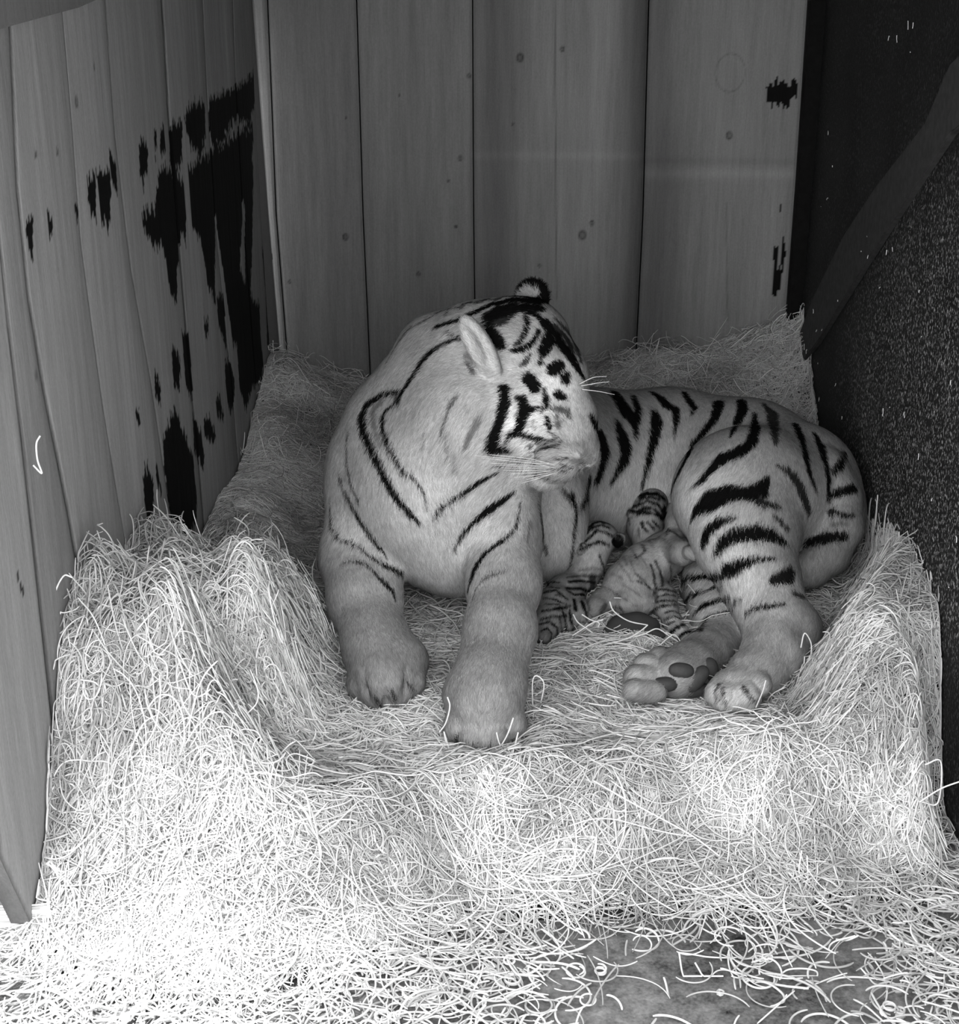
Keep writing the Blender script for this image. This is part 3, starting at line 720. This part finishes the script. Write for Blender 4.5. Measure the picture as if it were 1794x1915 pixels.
S('T', [(640,1215,20),(740,1210,36),(820,1198,38),(905,1200,30)]); S('T', [(685,1350,18),(720,1312,32),(790,1295,20),(850,1270,18),(905,1250,14)])
S('T', [(738,1418,12),(790,1375,34),(870,1345,26),(950,1325,16)]); S('T', [(780,1520,16),(810,1440,24),(870,1420,14),(940,1400,14),(982,1350,8)])
S('T', [(1400,1010,60),(1500,980,56),(1610,965,40)]); S('T', [(1540,900,24),(1620,900,16)], .6)
# paws: shade of the grooves between the toes, painted dark
for c, q in (('L', [(470,1330,6),(510,1400,9)]), ('L', [(570,1290,7),(600,1360,9)]), ('L', [(660,1240,6),(710,1300,8)]), ('L', [(990,1580,10),(960,1650,10)]), ('L', [(1085,1640,8),(1085,1690,9)]), ('L', [(1190,1630,8),(1180,1680,8)]),
             ('P', [(880,680,14),(850,740,14),(860,820,8)]), ('P', [(900,720,16),(915,800,14),(935,860,8)]), ('P', [(1070,700,20),(1120,780,18),(1170,830,10)])): S(c, [(a_, b_, w_ + 4) for a_, b_, w_ in q], .9)
c_ = at_Y(996, 552, 2.96); ct.strokes.append((np.array([c_, c_ + 1e-4]), np.array([.047, .047]), 0.0))
q_ = at_Y(982, 547, 2.925); S('X', [(974,549,15),(984,545,18),(997,546,15)], 1.42)
S('H', [(930,330,50),(1000,345,80),(1060,310,60)], .93); S('H', [(955,420,50),(1000,470,44)], .9)
S('H', [(985,300,60),(1090,285,64),(1230,290,50)]); S('H', [(1090,240,40),(1230,250,50)])
ct.paint()
ct.FL([(800,900,830,1000),(700,800,670,920),(860,760,820,850),(900,740,850,830),(1000,560,940,570),(850,600,790,640),(740,680,690,760),(650,900,630,1000),(680,1050,690,1150),(710,1200,725,1290),(940,1050,935,1150),(920,1200,905,1330),
  (840,1040,860,1100),(960,900,900,960),(980,950,1000,1040),(1035,900,1035,1040),(1080,800,1062,740),(1030,690,990,630),(960,640,900,640),(960,720,900,740),(1000,800,940,830),(950,800,890,860),(960,850,900,890),(1060,850,1010,860),(1040,880,1000,910),(1090,850,1080,790),
  (1150,780,1190,830),(1200,770,1220,860),(1200,900,1180,960),(1350,780,1350,880),(1500,830,1530,930),(1350,900,1310,960),(1400,930,1380,1000),(1430,1000,1420,1080),(1360,1040,1370,1080),(1450,1130,1450,1200),(1430,1240,1380,1290),(1380,1290,1360,1320),(1340,1080,1340,1140),(1330,1200,1250,1240),(1250,1240,1200,1270),(1590,900,1590,980),(920,690,880,610),(995,560,995,525)])
def furlen(p):
    Lh = np.full(len(p), .014)
    def blob(px, py, Y, r, v):
        nonlocal Lh
        c = at_Y(px, py, Y); Lh = np.maximum(Lh, v * np.exp(-np.sum((p - c) ** 2, 1) / r ** 2))
    c = at_Y(1010, 720, 2.8); Lh = Lh * (1 - .42 * np.exp(-(np.sum((p - c) ** 2, 1) / .16 ** 2) ** 2))
    for a in ((720, 1270, 2.46), (905, 1340, 2.32), (1380, 1300, 2.42), (940, 1150, 2.55), (690, 1150, 2.62)):
        c = at_Y(*a); Lh = Lh * (1 - .3 * np.exp(-np.sum((p - c) ** 2, 1) / .12 ** 2))
    blob(820, 840, 2.8, .12, .034); blob(820, 980, 2.8, .13, .022); blob(750, 700, 2.95, .12, .026); blob(1220, 920, 3.15, .12, .024); blob(1020, 905, 2.71, .03, .022); blob(1040, 950, 3.0, .1, .034)
    return Lh
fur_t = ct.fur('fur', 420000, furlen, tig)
tag(fur_t, kind='stuff')
# eye, pads, whiskers
def ellip(name, c, r, R, mat, parent, dent=0):
    bm = bmesh.new(); bmesh.ops.create_uvsphere(bm, u_segments=32, v_segments=20, radius=1)
    for v in bm.verts:
        q = np.array(v.co); sgn = np.sign(q); q = sgn * np.abs(q) ** .88
        q = q * r; w_ = sum(q[i] * np.array(R[i]) for i in range(3)) + np.array(c); v.co = w_
    me = bpy.data.meshes.new(name); bm.to_mesh(me); bm.free(); me.shade_smooth(); return link(name, me, mat, parent)
M_EYE = mat_plain('dark_wet_eye', .01, .3, .25, 10, .05)
e = ct.hit(*cr('F', 925, 985)); ellip('eye', e + np.array([.004, .004, 0]), (.006, .006, .011), axes((0, .2, 1)), M_EYE, tig)
def pad(px, py, rx, ry, rot, out=.004, name='paw_pad'):
    p = ct.hit(px, py); s_ = px2m(p); v = np.array(rdir(px, py)); v /= np.linalg.norm(v)
    a = math.radians(rot); right = np.array([1, 0, 0]); up = np.cross(right, v); up = -up if up[2] < 0 else up
    X_ = right * math.cos(a) + up * math.sin(a); Y_ = -right * math.sin(a) + up * math.cos(a)
    return ellip(name, p + v * .004, (rx * s_, ry * s_, .013), [X_, Y_, v], M_PAD, tig)
pad(*cr('P', 575, 572), 24, 15, -5); pad(*cr('P', 435, 685), 27, 15, 5); pad(*cr('P', 700, 640), 30, 16, 50, name='paw_pad'); pad(*cr('P', 800, 560), 17, 22, 10); pad(*cr('P', 690, 730), 26, 14, 10)
def strand(pts, n=14):
    pts = np.array(pts, float); t = np.linspace(0, len(pts) - 1, n); out = np.zeros((n, 3)); m = len(pts)
    for j, tt in enumerate(t):                                                          # Catmull-Rom
        i = min(int(tt), m - 2); u = tt - i; p1, p2 = pts[i], pts[i + 1]
        p0 = pts[i - 1] if i else 2 * p1 - p2; p3 = pts[i + 2] if i + 2 < m else 2 * p2 - p1
        out[j] = .5 * (2 * p1 + (p2 - p0) * u + (2 * p0 - 5 * p1 + 4 * p2 - p3) * u * u + (3 * p1 - p0 - 3 * p2 + p3) * u ** 3)
    return out
W_ = []
for x0, y0, x1, y1, x2, y2, dy in [(1030,866,970,860,888,852,-.06), (1030,868,975,864,900,856,-.05), (1025,872,975,870,917,866,-.05), (1028,874,980,873,925,870,-.05), (1024,877,985,876,938,875,-.05), (1025,880,985,880,940,879,-.05),
    (1032,880,1000,884,955,886,-.04), (1030,884,1000,889,962,893,-.04), (1034,886,1010,894,975,904,-.03), (1038,870,990,858,915,850,-.04), (1040,876,995,866,930,860,-.05), (1042,884,1015,890,985,897,-.03)]:
    a = ct.hit(x0, y0); Y = a[1]; W_.append(strand([a, at_Y(x1, y1, Y + dy * .6), at_Y(x2, y2, Y + dy)]))
for x0, y0, x1, y1, x2, y2 in [(1086,722,1120,716,1140,714), (1088,728,1120,732,1150,738), (1084,718,1110,706,1135,704)]:
    a = ct.hit(x0, y0); Y = a[1]; W_.append(strand([a, at_Y(x1, y1, Y), at_Y(x2, y2, Y)]))
W_ = np.array(W_); wk = curves_obj('whiskers', W_, np.repeat(np.linspace(.00075, .0003, 14)[None], len(W_), 0), M_WHISK, tig)
tag(wk, kind='stuff')

# ================================================================== the cubs
def cub(name, label, build, lo, hi, marks, zones, flow, nf, length=.007, h=.0024):
    f = Field(lo, hi, h); build(f); me = f.mesh(name, 2)
    o = link(name, me, M_SKIN); tag(o, label, 'tiger cub', 'newborn cubs at the belly')
    c = Coat(me); c.lastY = (lo[1] + hi[1]) / 2
    c.Z('C', zones)
    for m in marks: c.S('C', m[0], m[1] if len(m) > 1 else 0.0)
    c.paint(); c.FL([cr('C', a, b) + cr('C', c2, d) for a, b, c2, d in flow])
    fu = c.fur('fur', nf, length, o, rad=.0003, lift=.55, jit=.0009); tag(fu, kind='stuff'); return o, c
def cc(pts): return [(*cr('C', x, y), Y, r / CR['C'][2]) for x, y, Y, r in pts]
def cball(f, x, y, Y, r, k=.01, sq=(1, 1, 1)): f.ball(*cr('C', x, y), Y, r / CR['C'][2], k, sq)
def b1(f):
    f.chain(cc([(690, 530, 2.98, 158), (645, 640, 2.96, 132), (600, 790, 2.94, 125), (520, 930, 2.93, 135), (380, 1040, 2.87, 150), (290, 1150, 2.81, 150), (240, 1300, 2.75, 130), (190, 1390, 2.72, 100)]), .02)
    cball(f, 770, 520, 2.99, 105, .012); f.chain(cc([(880, 560, 2.95, 50), (895, 530, 2.945, 50)]), .006); f.chain(cc([(545, 610, 2.93, 36), (525, 640, 2.925, 30)]), .01)
    f.chain(cc([(480, 1100, 2.84, 90), (520, 1200, 2.79, 70), (430, 1330, 2.75, 60)]), .012)
    f.chain(cc([(240, 1350, 2.74, 90), (150, 1430, 2.70, 56), (200, 1450, 2.69, 50)]), .012)
    f.chain(cc([(560, 1180, 2.80, 70), (590, 1270, 2.77, 50)]), .012)
def b2(f):
    f.chain(cc([(1165, 215, 3.13, 150), (1150, 300, 3.12, 140), (1130, 430, 3.1, 145), (1160, 560, 3.08, 120), (1250, 640, 3.07, 120)]), .02)
    cball(f, 1210, 190, 3.14, 120, .012); f.chain(cc([(1330, 290, 3.1, 40), (1350, 270, 3.1, 34)]), .008); f.chain(cc([(1000, 290, 3.09, 34), (985, 300, 3.09, 26)]), .008)
def b3(f):
    f.chain(cc([(1440, 540, 2.98, 130), (1310, 680, 2.98, 190), (1130, 810, 2.93, 215), (990, 960, 2.87, 215), (1030, 1080, 2.83, 170)]), .02)
    f.chain(cc([(1390, 240, 3.02, 44), (1420, 380, 2.99, 84), (1440, 520, 2.97, 110)]), .014)
    cball(f, 1485, 665, 2.88, 84, .03); f.chain(cc([(1380, 590, 2.93, 120), (1480, 660, 2.88, 80)]), .03); f.chain(cc([(1540, 660, 2.85, 60), (1630, 690, 2.83, 46)]), .01)
    f.chain(cc([(860, 1040, 2.86, 130), (740, 1110, 2.82, 95), (670, 1170, 2.79, 80), (650, 1210, 2.78, 50)]), .015)
    f.chain(cc([(960, 1150, 2.80, 110), (1100, 1150, 2.80, 100)]), .02)
    f.chain(cc([(1250, 980, 2.86, 90), (1310, 1080, 2.82, 98), (1330, 1180, 2.78, 86), (1380, 1300, 2.74, 72), (1450, 1400, 2.70, 62), (1520, 1460, 2.67, 52), (1600, 1490, 2.65, 38)]), .016)
bl = lambda *p: (list(p),)
m1 = [([(540,505,18),(600,440,28),(660,390,22),(740,375,24),(800,410,10)],), ([(530,560,18),(580,490,26),(650,430,20),(720,410,14),(790,440,16)],), ([(535,600,14),(620,520,22),(680,460,20),(760,480,22),(840,520,14)],),
 ([(525,640,14),(600,600,22),(700,565,18),(790,590,18)],), ([(870,580,90),(880,620,50)],), ([(870,510,18),(905,515,20),(915,560,18)],), ([(700,690,14),(730,770,16),(765,830,10)],),
 ([(400,900,14),(560,880,18),(700,880,22)], .7), ([(520,830,14),(640,810,18),(730,820,10)], .5), ([(420,940,18),(520,930,18),(660,940,14)],), ([(390,1000,20),(500,1000,28),(600,1020,18)],), ([(400,1020,20),(470,1060,30),(560,1060,20)],), ([(640,900,60),(640,980,60),(590,1050,60)], .8),
 ([(190,990,18),(260,940,20),(330,950,12)],), ([(190,1040,16),(300,1020,20),(400,1100,20)],), ([(190,1090,16),(300,1110,22),(390,1150,14)],), ([(175,1210,14),(300,1195,24),(430,1165,18)],), ([(160,1290,14),(260,1265,18),(390,1255,18)],),
 ([(140,1340,14),(240,1310,18),(310,1370,20),(300,1470,12)],), ([(160,1400,12),(220,1370,16),(255,1420,16),(240,1480,10)],), ([(360,1220,20),(385,1320,22),(400,1430,14)],), ([(425,1200,16),(435,1300,20),(470,1400,12)],), ([(465,1100,24),(485,1200,20)],), ([(540,1120,24),(575,1220,20),(595,1290,14)],),
 ([(240,990,14),(330,1000,14)], .8), ([(300,1060,14),(380,1080,10)], .8), ([(200,1150,12),(330,1150,14)], .8), ([(330,1280,14),(350,1380,14),(350,1450,8)], .8), ([(120,1430,40),(130,1480,50)], .5)]
lo1 = at_Y(990, 1230, 2.6); 
cub1, c1 = cub('tiger_cub', 'leftmost tiger cub, darkly striped and curled beside the tigress\'s front leg', b1, (.05, 2.58, .0), (.40, 3.16, .42), m1,
 [(700,460,.34),(620,560,.34),(650,720,.46),(740,720,.44),(600,850,.34),(450,980,.30),(300,1050,.30),(280,1160,.32),(250,1300,.26),(170,1430,.18),(520,1180,.28)],
 [(650,420,640,540),(640,650,620,760),(560,860,480,950),(400,1000,300,1100),(280,1160,240,1300),(220,1350,160,1430),(500,1150,460,1300)], 45000)
m2 = [([(1080,140,26),(1150,115,36),(1240,120,36),(1310,170,24)],), ([(1090,160,20),(1180,150,20),(1260,170,20)],), ([(990,235,18),(1060,225,28),(1150,185,18),(1240,215,20),(1290,280,22)],), ([(980,280,18),(1060,285,32),(1120,250,26),(1200,250,18),(1260,310,26)],), ([(1030,190,14),(1100,180,14)], .8),
 ([(1060,310,20),(1110,290,34),(1200,300,16),(1270,330,24)],), ([(1310,240,24),(1320,320,44),(1280,340,40)],), ([(1100,390,20),(1110,430,20),(1150,465,14)],), ([(1155,385,14),(1210,445,16)],), ([(1200,370,14),(1260,430,14)],), ([(975,300,14),(995,400,10)], .7), ([(1070,440,16),(1080,520,10)], .6), ([(1020,450,8),(1010,540,10)], .4)]
cub2, c2 = cub('tiger_cub', 'rearmost tiger cub, dark banded head pressed to the belly above the pale cub', b2, (.24, 2.98, .04), (.50, 3.28, .44), m2,
 [(1170,180,.34),(1100,260,.32),(1250,260,.30),(1100,400,.46),(1180,420,.42),(1060,520,.50)], [(1170,130,1160,230),(1150,300,1120,400),(1110,420,1090,520)], 24000)
m3 = [([(1000,630,12),(1040,690,18),(1060,730,10)], .75), ([(1100,590,14),(1130,650,16)], .75), ([(930,700,10),(960,780,10)], .4), ([(1040,860,14),(1120,930,20),(1165,1000,12)], .75), ([(1180,780,16),(1205,860,22),(1215,940,22),(1240,1010,14)], .85), ([(1225,740,14),(1265,840,20),(1290,920,22),(1295,980,12)], .85),
 ([(1360,790,16),(1370,860,18),(1350,930,14)], .7), ([(1310,450,14),(1400,480,16),(1480,550,14),(1540,570,8)], .8), ([(1050,570,16),(1130,520,14),(1230,470,12),(1350,440,12)], .7), ([(1060,930,14),(1150,970,16),(1220,1040,20)], .8), ([(830,860,10),(920,910,12)], .4), ([(840,1170,12),(900,1175,14),(930,1210,10)], .8),
 ([(800,1010,12),(900,1080,12),(960,1110,8)], .5), ([(900,940,12),(1000,1010,12),(1100,1080,10)], .4), ([(1230,1060,50),(1240,1100,40)], .7), ([(990,740,10),(1030,840,10)], .4), ([(1170,560,12),(1210,620,12)], .5), ([(1260,520,10),(1330,560,12),(1400,620,10)], .5), ([(1090,700,10),(1150,800,10)], .4),
 ([(880,760,10),(960,860,12),(1010,940,8)], .4), ([(1440,380,12),(1450,470,10)], .5), ([(1660,670,60),(1640,700,50)], .85), ([(600,1130,14),(620,1200,20)], .6), ([(760,1150,30),(720,1210,30)], .6), ([(1010,1160,10),(1100,1170,10)], .4),
 ([(1260,1010,16),(1340,1015,22),(1410,1035,14)],), ([(1250,1080,14),(1330,1055,18),(1410,1070,12)],), ([(1210,1135,12),(1300,1115,16),(1410,1120,12)],), ([(1210,1195,14),(1290,1165,18),(1420,1150,12)],), ([(1320,1225,18),(1380,1210,12),(1440,1230,16)],), ([(1320,1290,20),(1400,1260,18),(1460,1290,20)],),
 ([(1330,1340,18),(1400,1310,18)],), ([(1370,1420,26),(1420,1370,36),(1490,1340,26)],), ([(1440,1480,26),(1470,1430,36),(1560,1390,26)],), ([(1510,1530,24),(1550,1470,34),(1600,1430,26)],), ([(1600,1520,20),(1620,1490,34),(1640,1450,20)],)]
cub3, c3 = cub('tiger_cub', 'pale faintly striped tiger cub sprawled in front, ringed tail to the right', b3, (.10, 2.55, .0), (.68, 3.2, .44), m3,
 [(1400,560,.30),(1300,640,.32),(1200,760,.44),(1050,760,.42),(950,900,.40),(1000,1000,.42),(1150,900,.46),(1300,800,.44),(900,1080,.36),(700,1130,.28),(1050,1160,.38),(1320,1050,.36),(1330,1180,.38),(1450,1350,.55),(1550,1450,.6),(1490,660,.36),(1440,620,.34),(1420,300,.32)],
 [(1400,600,1200,700),(1200,760,1100,900),(1000,860,950,1000),(950,1000,1000,1120),(860,1040,720,1120),(1300,800,1250,930),(1310,1050,1340,1200),(1400,1300,1520,1450),(1400,280,1430,420),(1480,620,1520,700)], 52000, .008)
# dark lump lying in front of the cubs
f = Field((.16, 2.5, .05), (.42, 2.9, .3), .003)
f.chain(cc([(780, 1420, 2.72, 55), (900, 1370, 2.73, 110), (1060, 1350, 2.73, 115), (1190, 1350, 2.72, 85)]), .02); f.chain(cc([(1150, 1400, 2.70, 60), (1300, 1440, 2.68, 35)]), .015)
me = f.mesh('dark_lump', 3); dl = link('dark_lump', me, mat_plain('matt_dark_lump', .05, .8, .1, 30, .2))
tag(dl, 'dark smooth rounded lump lying on the wood wool below the pale cub', 'lump')

# ================================================================== wood wool
nx, ny = 330, 560
gx = np.linspace(0, 1, nx); gy = np.linspace(1.55, WB - .008, ny)
YY = np.repeat(gy[None], nx, 0); XX = XL(YY) + .004 + (XR(YY) - XL(YY) - .012) * gx[:, None]
idx = np.arange(nx * ny).reshape(nx, ny)
ZZ = hgt(XX, YY) - .012
me = mesh_np('wood_wool_bed', np.stack([XX, YY, ZZ], -1).reshape(-1, 3), np.stack([idx[:-1, :-1], idx[1:, :-1], idx[1:, 1:], idx[:-1, 1:]], -1).reshape(-1, 4))
def mat_bed():
    nt = NT('wood_wool_gap_shade'); a = objnoise(nt, 90, 4, (1, 1, 1), .7)
    v = nt.math('MULTIPLY', nt.math('ADD', nt.math('MULTIPLY', nt.math('SUBTRACT', a, .5), 1.8), .9), .07); v = nt.math('MAXIMUM', v, .02)  # dark colour stands in for shade in the gaps between strands
    nt.base(v, .85, .15); nt.bump(a, 1.0, .012); return nt.m
bed = link('wood_wool_bed', me, mat_bed()); tag(bed, 'thick bed of curly pale wood wool covering the den floor', 'bedding', kind='stuff')

def wool(n, xs, ys, ln, rad, K=14, amp=.010, lift=0.0, curl=(0, 9), tone=(.38, .9), zoff=0.0, hf=hgt, spread=.75):
    L = RNG.uniform(ln[0], ln[1], n); th = 9 * fbm(P3(xs, ys), 3.2, 2, 61) + RNG.normal(0, spread, n) + np.pi * (RNG.random(n) < .5)
    k0 = RNG.normal(0, 1, n) * np.where(RNG.random(n) < .25, curl[1] * 2.6, curl[1]) + curl[0]
    k1 = RNG.normal(0, 1, n) * 45
    P = np.empty((n, K, 3)); x = xs.copy(); y = ys.copy(); t = th
    ds = L / (K - 1)
    base = RNG.uniform(0, 1, n) ** 1.6 * amp; sl = RNG.normal(0, 1, n) * lift
    ph = RNG.uniform(0, 6.28, n); fr = RNG.uniform(.2, .9, n); e = .003
    for k in range(K):
        s_ = (k / (K - 1) - .5)
        z = hf(x, y) + base + zoff + .5 * amp * np.sin(ph + fr * k / K * 6.28) * .5 + np.abs(sl * s_ * L) * (np.sign(sl) * s_ > 0)
        P[:, k, 0] = x; P[:, k, 1] = y; P[:, k, 2] = z
        # walk along the surface
        gxh = (hf(x + e, y) - hf(x - e, y)) / (2 * e); gyh = (hf(x, y + e) - hf(x, y - e)) / (2 * e)
        dz = gxh * np.cos(t) + gyh * np.sin(t); c_ = 1 / np.sqrt(1 + np.minimum(dz, 3) ** 2)
        x = x + np.cos(t) * ds * c_; y = y + np.sin(t) * ds * c_
        t = t + (k0 + k1 * s_ * L) * ds
    xm = XR(np.clip(P[..., 1], 1.5, WB)) - .006; xn = np.where(P[..., 1] > 1.86, XL(np.clip(P[..., 1], 1.8, WB)) + .006, -9)
    P[..., 0] = np.minimum(P[..., 0], xm); P[..., 0] = np.maximum(P[..., 0], xn); P[..., 1] = np.minimum(P[..., 1], WB - .008)
    r = RNG.uniform(rad[0], rad[1], n)[:, None] * np.ones((1, K)); r[:, 0] *= .6; r[:, -1] *= .6
    return P, r, RNG.uniform(tone[0], tone[1], n)
def scatter(n, x0, x1, y0, y1, dens=None):
    X_ = []; c_ = 0
    while c_ < n:
        y = RNG.uniform(y0, y1, n); x = RNG.uniform(x0, x1, n); ok = (x > XL(y)) & (x < XR(y)) if y0 > 1.8 else (x < XR(y))
        if dens is not None: ok &= RNG.random(n) < dens(x, y)
        X_.append(np.stack([x[ok], y[ok]], 1)); c_ += ok.sum()
    X_ = np.concatenate(X_)[:n]; return X_[:, 0], X_[:, 1]
def wool_obj(name, parts, label, parent=None):
    K = parts[0][0].shape[1]; P = np.concatenate([p[0] for p in parts]); R = np.concatenate([p[1] for p in parts]); T = np.concatenate([p[2] for p in parts])
    o = curves_obj(name, P, R, M_STRAW, parent, T); o['kind'] = 'stuff'; return o
cover = lambda x, y: sstep(.004, .03, hgt(x, y))
parts = []
sh = lambda P_: (.62 + .55 * sstep(-.5, .5, fbm(P_[0][:, 7], 9, 2, 70)))
def add(q): parts.append((q[0], q[1], q[2] * sh(q)))
xs, ys = scatter(80000, -.7, .95, 1.6, WB, cover); add(wool(len(xs), xs, ys, (.05, .14), (.0005, .0009), amp=.012, lift=.03, tone=(.28, .78)))
xs, ys = scatter(26000, -.7, .95, 1.6, 2.9, cover); add(wool(len(xs), xs, ys, (.06, .17), (.0008, .0013), amp=.020, lift=.07, curl=(0, 12)))
xs, ys = scatter(4500, -.7, .95, 1.6, 3.0, cover); add(wool(len(xs), xs, ys, (.12, .26), (.0009, .0014), amp=.026, lift=.10, curl=(0, 7), tone=(.6, .9)))
xs, ys = scatter(3500, -.67, -.3, 1.95, 2.8, cover); add(wool(len(xs), xs, ys, (.05, .16), (.0008, .0013), amp=.06, lift=.4, curl=(0, 20), spread=3))
xs, ys = scatter(2500, .5, .84, 2.0, 3.2, cover); add(wool(len(xs), xs, ys, (.04, .12), (.0007, .0012), amp=.04, lift=.3, curl=(0, 16), spread=3))
xs, ys = scatter(2000, -.6, .9, 3.6, WB, cover); add(wool(len(xs), xs, ys, (.05, .12), (.0006, .0010), amp=.04, lift=.35, curl=(0, 12), spread=3))
wool_obj('wood_wool_strands', parts, '', bed)
# loose shavings on the bare ground in front
def dens_g(x, y):
    n_ = fbm(P3(x, y), 5, 2, 40); return np.clip(.07 + .85 * sstep(0, .6, .7 * n_ + 1.0 * sstep(.24, -.05, x) + .9 * sstep(.52, .68, x) - .1), 0, 1)
xs, ys = scatter(5200, -1.1, .95, 1.35, 2.02, dens_g)
P_, r_, t_ = wool(len(xs), xs, ys, (.03, .13), (.0009, .0018), amp=.012, lift=.08, curl=(0, 26), zoff=.002)
lo_ = wool_obj('loose_shavings', [(P_, r_, t_)], ''); tag(lo_, 'loose curled wood shavings scattered on the bare ground in front', 'shavings', kind='stuff')
# a few long traced shavings that stand out
TR = [('C', [(800,1120,0),(830,1200,0),(900,1260,0),(1000,1310,0),(1155,1340,0)], 2.66), ('C', [(1155,1340,0),(1080,1400,0),(950,1470,0),(720,1530,0),(600,1540,0)], 2.64), ('C', [(1030,1450,0),(1130,1420,0),(1240,1375,0),(1340,1430,0),(1490,1530,0)], 2.64),
 ('C', [(450,1440,0),(560,1370,0),(640,1320,0),(740,1290,0)], 2.68), ('C', [(460,1240,0),(500,1310,0),(580,1370,0),(640,1410,0)], 2.68), ('C', [(540,1240,0),(620,1290,0),(700,1320,0),(690,1360,0)], 2.68),
 ('C', [(1480,1530,0),(1420,1440,0),(1370,1440,0),(1250,1540,0),(1150,1590,0)], 2.62),
 ('P', [(1250,650,0),(1225,740,0),(1170,870,0)], 2.36), ('P', [(1530,390,0),(1560,275,0),(1610,350,0),(1610,450,0),(1580,530,0)], 2.5), ('P', [(1560,460,0),(1550,580,0)], 2.48), ('P', [(395,690,0),(330,780,0),(200,840,0)], 2.42),
 ('L', [(1450,1400,0),(1450,1240,0),(1480,1210,0),(1520,1260,0),(1500,1380,0)], 2.4), ('L', [(920,1340,0),(935,1400,0),(910,1500,0),(870,1560,0)], 2.28), ('L', [(1330,1470,0),(1290,1580,0),(1230,1680,0)], 2.24), ('L', [(240,1100,0),(260,980,0),(290,1050,0)], 2.6), ('L', [(910,1620,0),(900,1560,0),(940,1700,0)], 2.24),
 ('L', [(1225,1560,0),(1240,1620,0),(1260,1660,0)], 2.24), ('L', [(1360,1560,0),(1330,1680,0)], 2.22),
 ('W', [(205,1950,0),(195,2080,0),(190,2100,0)], 2.4), ('X', [(228,962,0),(235,985,0),(246,1035,0)], 2.66), ('X', [(228,962,0),(245,978,0),(256,980,0),(250,996,0)], 2.66),
 ('X', [(152,1420,0),(92,1392,0),(90,1410,0),(112,1445,0)], 2.02), ('X', [(62,870,0),(78,885,0),(70,860,0),(68,830,0),(75,815,0)], 2.02), ('X', [(72,1230,0),(85,1245,0),(100,1235,0),(92,1200,0),(100,1120,0),(118,1078,0),(135,1080,0)], 2.12),
 ('X', [(1345,1600,0),(1290,1560,0),(1180,1500,0),(1110,1460,0)], 2.02), ('X', [(1355,1665,0),(1420,1690,0),(1445,1670,0),(1440,1620,0)], 2.0), ('X', [(1460,1660,0),(1530,1700,0),(1570,1670,0),(1560,1620,0)], 1.99),
 ('X', [(1500,1590,0),(1495,1630,0),(1510,1640,0),(1510,1600,0)], 2.0), ('X', [(1610,1810,0),(1650,1855,0),(1700,1890,0),(1760,1915,0)], 1.78), ('X', [(1440,1860,0),(1470,1815,0),(1530,1820,0),(1480,1870,0),(1440,1855,0)], 1.8), ('X', [(1550,1800,0),(1555,1765,0),(1600,1750,0)], 1.86),
 ('X', [(1270,1780,0),(1280,1830,0),(1310,1880,0)], 1.8), ('X', [(1300,1800,0),(1330,1850,0),(1350,1870,0)], 1.8), ('X', [(1720,1500,0),(1760,1475,0),(1800,1460,0)], 2.06), ('X', [(1730,1430,0),(1760,1425,0),(1755,1500,0),(1725,1500,0)], 2.07)]
P_ = np.array([strand([at_Y(*cr(c, x, y), Y) for x, y, _ in pts], 16) for c, pts, Y in TR])
P_[..., 2] = np.maximum(P_[..., 2], hgt(P_[..., 0], P_[..., 1]) - .004)
lg = curves_obj('long_shavings', P_, np.full(P_.shape[:2], .0013), M_STRAW, bed, np.full(len(P_), .8)); lg['kind'] = 'stuff'
# crumbs of shaving stuck to the right wall
n = 60; yy = RNG.uniform(2.1, 3.9, n); zz = RNG.uniform(.35, 1.6, n); P_ = np.empty((n, 6, 3)); a = RNG.normal(1.57, 1.0, n); L = RNG.uniform(.004, .022, n)
for k in range(6):
    P_[:, k, 1] = yy; P_[:, k, 2] = zz; P_[:, k, 0] = XR(yy) - .019; yy = yy + np.cos(a) * L / 5; zz = zz + np.sin(a) * L / 5; a = a + RNG.normal(0, .5, n)
st_ = curves_obj('stuck_shavings', P_, np.full(P_.shape[:2], .0007), M_STRAW, None, np.full(n, .75)); tag(st_, 'tiny pale shavings stuck to the black right wall', 'shavings', kind='stuff')
